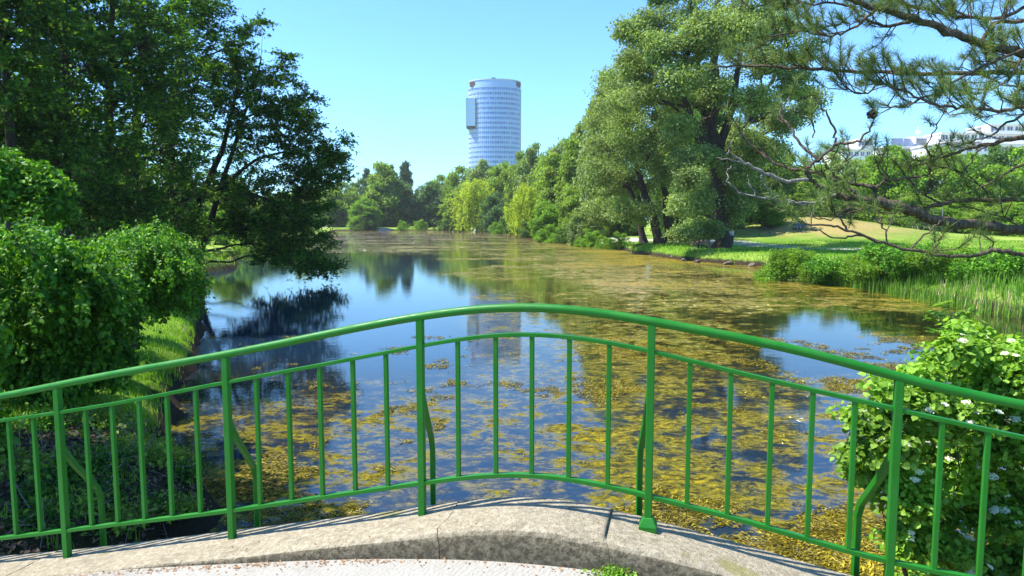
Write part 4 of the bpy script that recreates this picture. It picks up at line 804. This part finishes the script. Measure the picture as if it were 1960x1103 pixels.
for L, w0, w1, d, dd, nd in BG:
    P = smooth(pp(L, d, dd)); P[1:-1] += rp.normal(0, .008, (len(P) - 2, 3)); k = len(P)
    if L[0][0] > 2060: P = np.vstack([trunk_at(P[0][2] - .2), P])
    r = np.linspace(w0, w1, len(P)) / 2 * PX
    if nd == 0 and w0 < 9: dead[0].append(P); dead[1].append(r); 
    else: woods['bough'][0].append(P); woods['bough'][1].append(r)
    if nd == 0: 
        continue
    # side shoots
    Ls = np.concatenate([[0], np.cumsum(np.linalg.norm(np.diff(P, axis=0), axis=1))]); tot = Ls[-1]
    ns = max(1, int(tot * (19 if L[0][1] < 260 else 11) * nd)) if nd > .3 else int(tot * 8 * nd + .5)
    for j in range(ns):
        u = rp.uniform(.05, 1) * tot; q = np.array([np.interp(u, Ls, P[:, c]) for c in range(3)])
        if q[0] + pb[0] > 5.2: continue
        i = min(np.searchsorted(Ls, u), len(P) - 1); t = unit(P[i] - P[max(0, i - 1)])
        dr = unit(t * .9 + rp.normal(0, .8, 3) * np.array([.9, 1, .6]) + np.array([0, 0, .35])); ln = rp.uniform(.12, .34)
        e = q + dr * ln + np.array([0, 0, .05]); mid_ = (q + e) / 2 + rp.normal(0, .02, 3) - np.array([0, 0, .02])
        woods['bough'][0].append(np.array([q, mid_, e])); woods['bough'][1].append(np.array([.006, .0045, .003])); tips.append((mid_ * .3 + e * .7, unit(e - mid_ + np.array([0, 0, .03])), rp.uniform(.10, .2)))
    if nd > .1: tips.append((P[-1], unit(P[-1] - P[-3]), .16))
V, F = tubes([trunkP], [(.19, .08)], 12); mesh_np('trunk', V, F, M['bark_pine'], pine, smooth=True)
V, F = tubes(woods['bough'][0], woods['bough'][1], 7); mesh_np('branches', V, F, M['bark_pine'], pine, smooth=True)
V, F = tubes(*dead, 6); mesh_np('dead_twigs', V, F, M['twig_dead'], pine, smooth=True)
VV = []; 
for q, d, ln in tips:
    n = int(rp.uniform(90, 130)); u = rp.uniform(0, 1, n); b0 = q + d * ((u - .5) * ln)[:, None]
    dn = unit(d * .75 + rp.normal(0, .75, (n, 3)) + np.array([0, 0, .15])); L_ = rp.uniform(.06, .11, n)[:, None]; sd_ = unit(np.cross(dn, rp.normal(0, 1, (n, 3)))) * .0015
    VV.append(np.stack([b0 - sd_, b0 + sd_, b0 + dn * L_ * .6 + sd_, b0 + dn * L_, b0 + dn * L_ * .6 - sd_], 1).reshape(-1, 3))
V = np.vstack(VV); b_ = np.arange(len(V) // 5)[:, None] * 5
mesh_np('needles', V, [b_ + [0, 1, 2, 4], b_ + [4, 2, 3]], M['needle'], pine)
# cone and its scales
def cone(c, r, seed):
    rc = np.random.default_rng(seed); n = 150; i = np.arange(n); ph = i * 2.39996; z = 1 - 2 * (i + .5) / n; rr = np.sqrt(1 - z * z); D = np.stack([rr * np.cos(ph), rr * np.sin(ph), z * 1.0], 1)
    P = c + D * r * .45; V, F = leaf_mesh(P, D * .3 + [0, 0, .6], r * .75, rc, .8, 2, D * 2, mixn=.2); return mesh_np('cone', V, F, M['metal_brown'], pine)
M['metal_brown'] = plain('cone_scale', (.10, .075, .06), .8)
cone(pp([(1669, 217)], -.4)[0], .04, 1)

# ------------------------------------------------------------------ grass, reeds, litter
def blades(name, P, hmin, hmax, wd, material, seed, lean=.35, kind='stuff'):
    r = np.random.default_rng(seed); n = len(P); a = r.uniform(0, 2*np.pi, n); h = r.uniform(hmin, hmax, n)[:, None]
    D = np.stack([np.cos(a), np.sin(a), np.zeros(n)], 1); S_ = np.stack([-np.sin(a), np.cos(a), np.zeros(n)], 1) * wd; ln = r.uniform(0, lean, n)[:, None] * h; up = np.array([0, 0, 1.])
    V = np.stack([P - S_, P + S_, P + up*h*.55 + D*ln*.3 + S_*.8, P + up*h + D*ln, P + up*h*.55 + D*ln*.3 - S_*.8], 1).reshape(-1, 3)
    b = np.arange(n)[:, None] * 5; return tag(mesh_np(name, V, [b + [0, 1, 2, 4], b + [4, 2, 3]], material), kind=kind)
def scatter(n, x0, x1, y0, y1, seed, dmin=.12, dmax=1e9, cond=None):
    r = np.random.default_rng(seed); P = np.stack([r.uniform(x0, x1, n), r.uniform(y0, y1, n)], 1); d = sdist(P); k = (d > dmin) & (d < dmax)
    if cond is not None: k &= cond(P)
    P = P[k]; return np.column_stack([P, gz(P[:, 0], P[:, 1]) - .01])
g1 = scatter(90000, -13, -2.0, 5.2, 26, 1, cond=lambda P: (P[:, 1] + .25 * np.sin(P[:, 0] * 3) > 8.6) | (np.sin(P[:, 0] * 5 + P[:, 1] * 3) * np.cos(P[:, 1] * 7 - P[:, 0] * 2) > .72)); gg = blades('grass', g1, .05, .16, .006, M['grass_blade'], 2)
tag(gg, 'short bright grass on the left bank between the bushes and the water', 'grass', kind='stuff')
g2 = scatter(70000, 8, 60, 26, 72, 3, .2); g = blades('grass', g2, .06, .2, .02, M['grass_blade'], 4); tag(g, 'lawn grass on the right bank beyond the thicket', 'grass', kind='stuff')
g3 = scatter(60000, -20, 40, 30, 120, 5, .05, 1.2); g = blades('grass', g3, .15, .5, .03, M['grass_blade'], 6, .5); tag(g, 'rough grass fringe along the shores', 'grass', kind='stuff')
rd = scatter(30000, 12, 34, 20, 40, 7, -.9, 1.5, lambda P: P[:, 0] / P[:, 1] > .40); rd[:, 2] = np.maximum(rd[:, 2], -.05)
g = blades('reeds', rd, .35, .8, .014, M['reed'], 8, .35); tag(g, 'tall green reeds standing along the right bank water edge', 'reeds', kind='stuff')
ds = scatter(2500, 14, 25, 20, 30, 9, -.6, .8, lambda P: (P[:, 0] / P[:, 1] > .60) & (np.sin(P[:, 0] * 2.3) > .1)); ds[:, 2] = np.maximum(ds[:, 2], -.05)
g = blades('dry_reeds', ds, .3, .6, .012, M['straw'], 10, .5); tag(g, 'dry straw coloured reed stubble at the right water edge', 'reeds', kind='stuff')
# floating weed: countless small strands and flakes lying on the near water
def vnoise(P, cell, seed):
    g = np.random.default_rng(seed).uniform(0, 1, (128, 128)); q = P / cell + 40; i = np.floor(q).astype(int); f = q - i; f = f * f * (3 - 2 * f); a, b = i[:, 0] % 128, i[:, 1] % 128; a1, b1 = (a + 1) % 128, (b + 1) % 128
    return (g[a, b] * (1 - f[:, 0]) + g[a1, b] * f[:, 0]) * (1 - f[:, 1]) + (g[a, b1] * (1 - f[:, 0]) + g[a1, b1] * f[:, 0]) * f[:, 1]
M['weed'] = leaf_mat('floating_weed', (.06, .05, .004), (.18, .145, .007), (.42, .34, .028), .15, 2.0)
r0 = np.random.default_rng(77); n = 520000; yy = 4.4 + 15 * r0.uniform(0, 1, n) ** 1.2; P = np.stack([r0.uniform(-.48, .62, n) * yy, yy], 1)
dn = .42 * vnoise(P, 1.7, 1) + .30 * vnoise(P, .55, 2) + .18 * vnoise(P, .19, 3) + .10 * vnoise(P, .07, 4)
tq = P[:, 0] / P[:, 1]; thr = .612 - .07 * np.clip((tq - .02) / .1, 0, 1) + .10 * np.clip((-tq - .12) / .1, 0, 1) * (P[:, 1] > 9) - .05 * ((P[:, 0] < -1.5) & (P[:, 1] < 9)) + .05 * np.clip((tq - .42) / .08, 0, 1)
k = (dn > thr + r0.uniform(0, .06, n)); P = P[k]; k = sdist(P) < -.06; P = P[k]
H = np.tile([0, 0, 1.], (len(P), 1)); T = np.column_stack([np.cos(vnoise(P, .8, 9) * 9), np.sin(vnoise(P, .8, 9) * 9) * .6, np.zeros(len(P))])
V, F = leaf_mesh(np.column_stack([P, r0.uniform(.004, .018, len(P))]), H, .042, r0, .34, 1, T * 1.2, mixn=.22, var=.5); V[:, 2] = np.maximum(V[:, 2], .002)
tag(mesh_np('floating_weed', V, F, M['weed']), 'golden olive water weed floating in ragged mats on the near pond', 'water weed', kind='stuff'); print('weed', len(P))
# leaf litter and dead twigs on the shaded left bank
lt = scatter(9000, -6, -2.2, 4.9, 9.5, 11, .02); r = np.random.default_rng(12)
V, F = leaf_mesh(lt + [0, 0, .02], np.tile([0, 0, 1.], (len(lt), 1)), .05, r, .7, 1, mixn=.5); g = mesh_np('leaf_litter', V, F, M['straw_dark'] if 'straw_dark' in M else plain('leaf_litter', (.10, .06, .035), .8, var=.6, vs=9)); tag(g, 'brown leaf litter on the shaded left bank', 'litter', kind='stuff')
q0 = scatter(900, -5.6, -2.0, 4.7, 8.5, 13, .0); tw_ = []
for p in q0[:230]:
    d = unit(r.normal(0, 1, 3) * [1, 1, .55] + [0, 0, .35]); L_ = r.uniform(.15, .6); tw_.append(np.array([p, p + d * L_ * .5 + r.normal(0, .02, 3), p + d * L_]))
V, F = tubes(tw_, [(.004, .0015)] * len(tw_), 4); g = mesh_np('dead_twigs', V, F, M['twig_dead']); tag(g, 'dry broken twigs tangled on the left bank behind the railing', 'twigs', kind='stuff')
# sprout growing out of the kerb
p = on_rail(1175, 1085, -.32); q = rail_xy(p[0], -.335); r = np.random.default_rng(14)
root = thing('weed_clump', 'small yellow green weed sprouting at the kerb crack on the deck', 'plant', (q[0], q[1], zd(p[0]) - .004)); n = 420
g = r.normal(0, 1, (n, 3)); P = g * [.05, .03, .022]; P[:, 2] = abs(P[:, 2]) + .005; V, F = leaf_mesh(P, unit(g) * .4 + [0, 0, .6], .017, r, .7, 2); mesh_np('foliage', V, F, M['leaf_viburnum'], root)
V, F = tubes([np.array([[0, 0, 0], P[i] * .6, P[i]]) for i in range(50)], [(.0012, .0008)] * 50, 3); mesh_np('stems', V, F, M['reed'], root)
# litter blown against the kerb and on the deck
r = np.random.default_rng(15); n = 620; ss = np.where(r.uniform(0, 1, n) < .6, r.uniform(-3.2, -.6, n), r.uniform(-3.2, 2.2, n)); oo = -.318 - r.exponential(.03, n); oo = np.where(r.uniform(0, 1, n) < .12, r.uniform(-1.2, .12, n), oo)
P = np.array([[*rail_xy(a, b_), (zd(a) + .003 if b_ < -.30 else zi(a) * (1 - (b_ + .3) / .46) + zo(a) * (b_ + .3) / .46 + .003)] for a, b_ in zip(ss, oo)])
V, F = leaf_mesh(P, np.tile([0, 0, 1.], (n, 1)), .016, r, .6, 1, mixn=.35, var=.6); V[:, 2] = np.maximum(V[:, 2], np.repeat(P[:, 2], 4) - .001)
tag(mesh_np('fallen_leaves', V, F, plain('fallen_leaf', (.26, .13, .05), .8, var=.5, vs=30)), 'small brown leaves and grit blown along the foot of the kerb', 'litter', kind='stuff')
# broken concrete slab at the left water edge
def rock(name, c, dims, seed, material, rz=0, label='', cat='stone', group=None):
    bm = bmesh.new(); bmesh.ops.create_icosphere(bm, subdivisions=3, radius=1); r = random.Random(seed)
    pl = [(Vector((r.gauss(0, 1), r.gauss(0, 1), r.gauss(0, 1))).normalized(), r.uniform(.55, .9)) for _ in range(12)]
    for v in bm.verts:
        for nn, dd_ in pl:
            k = v.co.dot(nn)
            if k > dd_: v.co -= nn * (k - dd_)
        v.co = Vector((v.co.x * dims[0], v.co.y * dims[1], v.co.z * dims[2])) + Vector((r.gauss(0, .008), r.gauss(0, .008), r.gauss(0, .008)))
    me = bpy.data.meshes.new(name); bm.to_mesh(me); bm.free(); me.materials.append(material)
    o = bpy.data.objects.new(name, me); C.objects.link(o); o.location = tuple(c); o.rotation_euler = (.15, .2, rz); return tag(o, label, cat, group)
c = ground(352, 935, .1); rock('concrete_lump', (c[0], c[1], .12), (.2, .34, .14), 3, M['stone'], .5, 'pale broken concrete lump at the left water edge behind the balusters')
for i, (px, py, s) in enumerate([(1290, 494, .5), (1310, 499, .6), (1337, 503, .5), (1395, 506, .7), (1440, 509, .6), (1480, 512, .5)]):
    c = ground(px, py, .05); rock('shore_stone', (c[0], c[1] + .2, .08), (s * .7, s * .5, .16), 10 + i, M['bark_pale'], i, ['leftmost shore stone under the grassy bank', 'second shore stone from the left', 'shore stone below the bench', 'shore stone below the huge trunk', 'shore stone in the tree shade', 'shore stone at the thicket end'][i], 'stone', 'stones along the right shore')
rock('floating_debris', (*ground(1644, 549, 0)[:2], .02), (.32, .16, .05), 22, M['white_wall'], .2, 'small pale scrap floating near the right bank reeds', 'debris')

# ------------------------------------------------------------------ round office tower
m, n, b, out = mat('tower_glass'); co = coord(n)
sx = N(n, 'ShaderNodeSeparateXYZ'); n.links.new(co, sx.inputs[0])
an = mth(n, 'MULTIPLY', mth(n, 'ARCTAN2', sx.outputs[1], sx.outputs[0]), 30); fl_ = mth(n, 'FLOOR', mth(n, 'DIVIDE', sx.outputs[2], 3.6))
cm = N(n, 'ShaderNodeCombineXYZ'); n.links.new(mth(n, 'FLOOR', an), cm.inputs[0]); n.links.new(fl_, cm.inputs[1])
wn = N(n, 'ShaderNodeTexWhiteNoise'); n.links.new(cm.outputs[0], wn.inputs['Vector'])
c = mixc(n, sstep(n, wn.outputs['Value'], .55, .95), (.06, .18, .50), (.03, .09, .28)); c = mixc(n, sstep(n, wn.outputs['Value'], .16, .05), c, (.22, .36, .66))
n.links.new(c, b.inputs['Base Color']); b.inputs['Roughness'].default_value = .12; b.inputs['Specular IOR Level'].default_value = 1.0; b.inputs['Metallic'].default_value = .1; M['tower_glass'] = m
m, n, b, out = mat('tower_band'); b.inputs['Base Color'].default_value = (.26, .40, .72, 1); b.inputs['Roughness'].default_value = .25; b.inputs['Specular IOR Level'].default_value = .8; M['tower_band'] = m
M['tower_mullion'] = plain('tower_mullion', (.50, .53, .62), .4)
M['bay_glass'] = plain('bay_glass', (.34, .50, .70), .12, .2, 1.0)
TY = 556; tx = at(947.5, 421, TY)[0]; tw = thing('office_tower', 'tall rounded blue glass office tower rising behind the trees', 'tower', (tx, TY, .8))
HT = at(947, 161, TY)[2] - .8; RX, RY = 19.9, 15.0
def ell(rx, ry, n=96): a = np.arange(n) * 2 * np.pi / n; return np.stack([rx * np.sign(np.cos(a)) * np.abs(np.cos(a)) ** .9, ry * np.sin(a)], 1)
def ring(mb, rx, ry, z0, z1, n=96, cap=True):
    e = ell(rx, ry, n); V = np.vstack([np.column_stack([e, np.full(n, z0)]), np.column_stack([e, np.full(n, z1)])]); F = [[i, (i+1) % n, n + (i+1) % n, n + i] for i in range(n)]
    if cap: F += [list(range(n))[::-1], [n + i for i in range(n)]]
    mb.add(V, F)
mb = MB(); ring(mb, RX, RY, 0, HT - 4.5); mb.build('glazing', M['tower_glass'], tw)
mb = MB(); nf = int((HT - 4.5) / 3.6)
for k in range(nf + 1): ring(mb, RX + .16, RY + .16, k * 3.6, k * 3.6 + 1.75)
mb.build('floor_bands', M['tower_band'], tw)
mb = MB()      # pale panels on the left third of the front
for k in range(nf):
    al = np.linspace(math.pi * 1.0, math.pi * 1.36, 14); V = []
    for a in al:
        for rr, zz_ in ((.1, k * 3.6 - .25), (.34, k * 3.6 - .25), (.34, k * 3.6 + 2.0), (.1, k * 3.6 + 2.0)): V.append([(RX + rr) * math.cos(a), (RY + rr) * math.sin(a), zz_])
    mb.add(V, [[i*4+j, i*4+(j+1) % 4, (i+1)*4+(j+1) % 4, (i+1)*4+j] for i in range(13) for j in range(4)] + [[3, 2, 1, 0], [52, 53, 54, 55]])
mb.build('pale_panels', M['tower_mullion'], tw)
mb = MB()
for e in ell(RX + .3, RY + .3, 84): mb.box((e[0], e[1], (HT - 4.5) / 2), (.13, .13, HT - 4.5), math.atan2(e[1], e[0]))
mb.build('mullions', M['tower_mullion'], tw)
mb = MB(); n_ = 60; aa = np.linspace(math.pi * 1.10, math.pi * 1.86, n_)   # crown wall, higher in the middle, open at both ends
V = []; 
for a in aa:
    t = (a - aa[0]) / (aa[-1] - aa[0]); hz = HT - .2 + 1.3 * math.sin(math.pi * min(1, t * .9 + .1)) ** .8
    for rr, zz_ in ((0, HT - 4.6), (0, hz), (-.5, hz), (-.5, HT - 4.6)): V.append([(RX + rr) * math.cos(a), (RY + rr) * math.sin(a), zz_])
mb.add(V, [[i*4+j, i*4+(j+1) % 4, (i+1)*4+(j+1) % 4, (i+1)*4+j] for i in range(n_ - 1) for j in range(4)] + [[0, 1, 2, 3], [(n_-1)*4+j for j in (3, 2, 1, 0)]]); mb.build('crown_wall', M['tower_band'], tw)
mb = MB(); ring(mb, RX - .8, RY - .8, HT - 4.49, HT + .6); mb.build('roof_storey', M['brown_panel'], tw)
mb = MB(); ring(mb, RX + .1, RY + .1, HT + .6, HT + 1.2); mb.build('roof_edge', M['tower_mullion'], tw)
mb = MB(); q = at(945, 150, TY - 8); mb.box((q[0] - tx, -11, HT + 1.2), (3.2, 2.4, 2.4)); mb.box((q[0] - tx, -12.4, HT + 2.5), (.3, 3, .3)); mb.build('roof_crane', M['metal_dark'], tw)
for px0, px1 in ((902.5, 913), (986, 996)):
    xm = ((px0 + px1) / 2 - 980) / FP * TY - tx; yy = -RY * math.sqrt(max(.02, 1 - (xm / RX) ** 2)) - .5
    mb = MB(); mb.box((xm, yy, HT - 2.0), ((px1 - px0) / FP * TY, 1.4, 3.6), .35 if xm > 0 else -.35); mb.build('roof_opening', M['brown_panel'], tw)
mb = MB(); x0 = (895.5 - 980) / FP * TY - tx; x1 = (912 - 980) / FP * TY - tx; zb, zt = at(0, 245, TY)[2] - .8, at(0, 193, TY)[2] - .8
mb.box(((x0 + x1) / 2, -7.5, (zb + zt) / 2), (x1 - x0, 10, zt - zb)); bay = mb.build('projecting_bay', M['bay_glass'], tw)
mb = MB()
for k in range(7): mb.box(((x0 + x1) / 2, -7.5, zb + .4 + k * (zt - zb - .8) / 6), (x1 - x0 + .3, 10.3, .9))
for xx in (x0, x1): mb.box((xx, -12.55, (zb + zt) / 2), (.3, .4, zt - zb))
mb.build('frame', M['tower_mullion'], bay)
mb = MB(); mb.box(((x0 + x1) / 2, -7.5, zb - .8), (x1 - x0 - .4, 9.6, 1.5)); mb.build('soffit', M['metal_dark'], bay)

# ------------------------------------------------------------------ white apartment buildings at right
BY = 235
def wp(px, py, Y=BY): return at(px, py, Y)
def house(name, label, px0, px1, top, Y, depth, fl_h=3.1, bays=8, roof=True, cat='building', bottom=None):
    a = wp(px0, top, Y); b2 = wp(px1, top, Y); z0 = 1.0; W = b2[0] - a[0]; H = a[2] - z0; root = thing(name, label, cat, ((a[0] + b2[0]) / 2, Y, z0))
    mb = MB(); mb.box((0, depth / 2, H / 2), (W, depth, H)); mb.build('wall', M['white_wall'], root)
    nf_ = max(1, int(H / fl_h)); show = range(max(0, nf_ - 5), nf_)
    for k in show:
        z = H - (nf_ - k) * fl_h + .95
        bw = W / bays
        for j in range(bays):
            mb = MB(); mb.box((-W/2 + (j + .5) * bw, -.02, z + .85), (bw * .62, .12, 1.7)); wi = mb.build('window', M['win_dark'], root)
            mb = MB(); mb.box((-W/2 + (j + .5) * bw, -.1, z - .05), (bw * .70, .16, .12)); mb.box((-W/2 + (j + .5) * bw, -.1, z + .85), (.12, .1, 1.66)); mb.build('frame', M['roof_white'], wi)
        mb = MB(); mb.box((0, -.9, z - .75), (W * .98, 1.75, .22)); mb.box((0, -1.7, z - .2), (W * .98, .1, .85)); mb.build('balcony', M['roof_white'], root)
    if roof: mb = MB(); mb.box((0, depth / 2 - .3, H + .18), (W + .8, depth + .9, .36)); mb.build('roof', M['roof_white'], root)
    return root, W, H
house('apartment_building', 'low white building with flat roof at the left end of the white row', 1612, 1668, 288, 225, 14, bays=5)
house('stair_tower', 'narrow white stair tower standing above the left white building', 1642, 1672, 268, 232, 8, bays=2)
r_, W, H = house('apartment_building', 'white building with sloped dark rooflights in the middle of the white row', 1690, 1800, 283, 240, 16, bays=8)
for k, px in enumerate((1708, 1732, 1778)):
    x = ((px - 980) / FP * 240) - r_.location.x
    V = np.array([[x - 2, -.2, H + .3], [x + 2, -.2, H + .3], [x + 3.4, 3.4, H + 3.5], [x - .3, 3.4, H + 3.5]]); V2 = V + [0, .5, -.3]
    mb = MB(); mb.add(np.vstack([V, V2]), [[0, 1, 2, 3], [7, 6, 5, 4], [0, 4, 5, 1], [1, 5, 6, 2], [2, 6, 7, 3], [3, 7, 4, 0]]); mb.build('rooflight', M['slate'], r_)
mb = MB(); x = (1757 - 980) / FP * 240 - r_.location.x; mb.box((x, 4, H + 2.1), (5.4, 6, 3.6)); mb.build('penthouse', M['white_wall'], r_)
mb = MB(); mb.box((x, .95, H + 2.0), (4.0, .1, 2.2)); mb.build('window', M['win_dark'], r_)
mb = MB(); mb.tube([[x, 4, H + 3.9], [x, 4, H + 7.5]], .1, 6); mb.box((x + .2, 4, H + 5.6), (1.1, 1.1, 1.1)); mb.build('roof_vent', M['roof_white'], r_)
r_, W, H = house('apartment_building', 'large white terraced block with glazed roof storey at the right end of the row', 1782, 2080, 279, 228, 20, bays=18)
house('roof_storey', 'white set-back roof storey under an overhanging roof on the large terraced block', 1802, 1900, 256, 233, 12, bays=7)
house('roof_storey', 'higher white roof storey at the right edge on the large terraced block', 1895, 2080, 240, 236, 12, bays=12)

# ------------------------------------------------------------------ park furniture and people
def post_lamp(px, pybase, pytop, label):
    z = .8; g_ = ground(px, pybase, z); zz_ = gz1(g_[0], g_[1]); root = thing('street_lamp', label, 'lamp', (g_[0], g_[1], zz_), 0, 'park lamps'); h = at(px, pytop, g_[1])[2] - zz_
    mb = MB(); mb.tube([[0, 0, 0], [0, 0, 1.0], [0, 0, 1.02], [0, 0, h]], [.08, .075, .05, .04], 10); mb.build('pole', M['metal_dark'], root, True)
    mb = MB(); mb.tube([[0, 0, h], [0, 0, h + .08], [0, 0, h + .35], [0, 0, h + .42]], [.08, .2, .22, .04], 12); mb.build('lamp_head', M['roof_white'], root, True)
post_lamp(1408, 461, 398, 'thin park lamp right of the huge poplar trunk'); post_lamp(1801, 462, 393, 'thin park lamp on the lawn behind the hanging pine boughs')
# bench by the water with a seated person
g_ = ground(1342, 479, .72); bz = gz1(g_[0], g_[1]); bench = thing('park_bench', 'pale wooden bench on the bank left of the huge trunk, someone on it', 'bench', (g_[0], g_[1], bz), .1)
mb = MB()
for k in range(4): mb.box((0, -.18 + k * .12, .45), (1.7, .1, .04))
mb.build('seat', M['wood'], bench)
mb = MB()
for k in range(3): mb.box((0, .27 + k * .02, .58 + k * .14), (1.7, .035, .1))
mb.build('backrest', M['wood'], bench)
for sx_ in (-.7, .7): mb = MB(); mb.box((sx_, -.18, .215), (.07, .07, .43)); mb.box((sx_, .2, .215), (.07, .07, .43)); mb.box((sx_, .315, .66), (.06, .03, .5)); mb.box((sx_, 0, .64), (.06, .46, .05)); mb.build('leg', M['stone'], bench)
def person(label, loc, rz, joints, edges, radii, skin, parts, scale=1):
    root = thing('person', label, 'person', loc, rz); me = bpy.data.meshes.new('body'); me.from_pydata(joints, edges, []); me.materials.append(skin)
    o = bpy.data.objects.new('body', me); C.objects.link(o); o.parent = root; md = o.modifiers.new('skin', 'SKIN'); sv = me.skin_vertices[0].data
    for i, r in enumerate(radii): sv[i].radius = (r, r)
    sv[0].use_root = True; o.modifiers.new('sub', 'SUBSURF').levels = 2; o.modifiers['sub'].render_levels = 2
    for nm, js, es, rr, mt in parts:
        me = bpy.data.meshes.new(nm); me.from_pydata(js, es, []); me.materials.append(mt); q = bpy.data.objects.new(nm, me); C.objects.link(q); q.parent = root
        q.modifiers.new('skin', 'SKIN'); sv = me.skin_vertices[0].data
        for i, r in enumerate(rr): sv[i].radius = (r, r)
        sv[0].use_root = True; q.modifiers.new('sub', 'SUBSURF').levels = 2; q.modifiers['sub'].render_levels = 2
    return root
sit = [(0, 0, .53), (0, .02, .80), (0, .01, 1.02), (0, 0, 1.12), (0, -.02, 1.24), (0, -.03, 1.34), (.1, -.02, .53), (.13, -.42, .50), (.13, -.44, .10), (.13, -.56, .04), (-.1, -.02, .53), (-.13, -.42, .50), (-.13, -.44, .10), (-.13, -.56, .04), (.19, .01, 1.0), (.24, -.06, .76), (.12, -.28, .66), (-.19, .01, 1.0), (-.24, -.06, .76), (-.12, -.28, .66)]
ed = [(0, 1), (1, 2), (2, 3), (3, 4), (4, 5), (0, 6), (6, 7), (7, 8), (8, 9), (0, 10), (10, 11), (11, 12), (12, 13), (2, 14), (14, 15), (15, 16), (2, 17), (17, 18), (18, 19)]
rd_ = [.15, .14, .13, .055, .09, .08, .1, .075, .05, .045, .1, .075, .05, .045, .07, .05, .035, .07, .05, .035]
person('person in a dull red top sitting on the pale bench by the water', (g_[0] - .25, g_[1] + .05, bz), .1, sit, ed, rd_, M['skin'],
    [('shirt', [sit[1], sit[0], sit[2], sit[14], sit[15], sit[17], sit[18]], [(0, 1), (0, 2), (2, 3), (3, 4), (2, 5), (5, 6)], [.155, .165, .145, .085, .065, .085, .065], M['cloth_red']),
     ('trousers', [sit[0], sit[6], sit[7], sit[8], sit[10], sit[11], sit[12]], [(0, 1), (1, 2), (2, 3), (0, 4), (4, 5), (5, 6)], [.16, .115, .09, .065, .115, .09, .065], M['cloth_dark']),
     ('hair', [(0, -.005, 1.30), (0, 0, 1.38), (0, .04, 1.27)], [(0, 1), (0, 2)], [.095, .075, .06], M['hair'])])
# bicycle-like pushchair beside the trunk: pale figure seen standing
g_ = ground(1400, 470, .78); sz_ = gz1(g_[0], g_[1])
st = [(0, 0, .95), (0, .0, 1.2), (0, 0, 1.42), (0, 0, 1.52), (0, -.01, 1.62), (0, -.01, 1.72), (.1, 0, .92), (.13, -.03, .50), (.15, .02, .10), (.15, -.1, .04), (-.1, 0, .92), (-.14, .06, .50), (-.17, .16, .10), (-.17, .06, .04), (.2, 0, 1.4), (.25, .02, 1.13), (.22, -.12, .92), (-.2, 0, 1.4), (-.26, .02, 1.13), (-.2, -.15, .95)]
person('person in a pale top standing just right of the huge poplar trunk', (g_[0], g_[1], sz_), .6, st, ed, rd_, M['skin'],
    [('shirt', [st[1], st[0], st[2], st[14], st[15], st[17], st[18]], [(0, 1), (0, 2), (2, 3), (3, 4), (2, 5), (5, 6)], [.155, .165, .145, .085, .065, .085, .065], M['cloth_pale']),
     ('trousers', [st[0], st[6], st[7], st[8], st[10], st[11], st[12]], [(0, 1), (1, 2), (2, 3), (0, 4), (4, 5), (5, 6)], [.16, .115, .09, .065, .115, .09, .065], M['cloth_dark']),
     ('hair', [(0, .01, 1.68), (0, .01, 1.76), (0, .05, 1.64)], [(0, 1), (0, 2)], [.095, .075, .06], M['hair'])])
# dark blue box-shaped seat on the lawn
g_ = ground(1530, 462, .8); z_ = gz1(g_[0], g_[1]); bb = thing('storage_box', 'small dark blue box standing on the lawn behind the thicket', 'box', (g_[0], g_[1], z_), .05)
mb = MB(); mb.box((0, 0, .38), (1.3, .7, .6)); mb.build('body', M['blue_box'], bb, bevel=.03); mb = MB(); mb.box((0, 0, .72), (1.4, .8, .07)); mb.build('lid', M['cloth_pale'], bb, bevel=.01)
for sx_ in (-.55, .55): mb = MB(); mb.box((sx_, 0, .04), (.1, .6, .09)); mb.build('foot', M['metal_dark'], bb)
# curved play hoop
g_ = ground(1464, 463, .8); z_ = gz1(g_[0], g_[1]); a = np.linspace(0, math.pi, 14); mb = MB(); mb.tube(np.stack([np.cos(a) * .6, np.zeros(14), np.sin(a) * .9 * (1 - .35 * np.cos(a))], 1), .05, 8)
hp = mb.build('play_hoop', M['metal_dark'], None, True); hp.location = (g_[0], g_[1], z_ - .02); tag(hp, 'small dark curved hoop on the lawn beside the shaded path', 'hoop')
# picnic tables behind the boughs
for i, px in enumerate((1690, 1762)):
    g_ = ground(px, 452, .85); x = g_[0]; y = min(g_[1], 86); x = x / g_[1] * y; z_ = gz1(x, y); t = thing('picnic_table', ['left dark picnic table on the lawn behind the pine bough', 'right dark picnic table with pale legs behind the pine bough'][i], 'table', (x, y, z_), .1 * i, 'picnic tables')
    mb = MB()
    for k in range(5): mb.box((0, -.32 + k * .16, .75), (2.2, .14, .045))
    mb.build('table_top', M['dark_wood'], t)
    for s_ in (-1, 1): mb = MB(); mb.box((0, s_ * .72, .45), (2.2, .28, .045)); mb.build('seat', M['dark_wood'], t)
    for s_ in (-.75, .75): mb = MB(); mb.box((s_, 0, .40), (.09, 1.5, .07)); mb.tube([[s_ + .001, -.6, 0], [s_, -.2, .73]], .04, 6); mb.tube([[s_ + .001, .6, 0], [s_, .2, .73]], .04, 6); mb.build('leg', M['stone'], t)
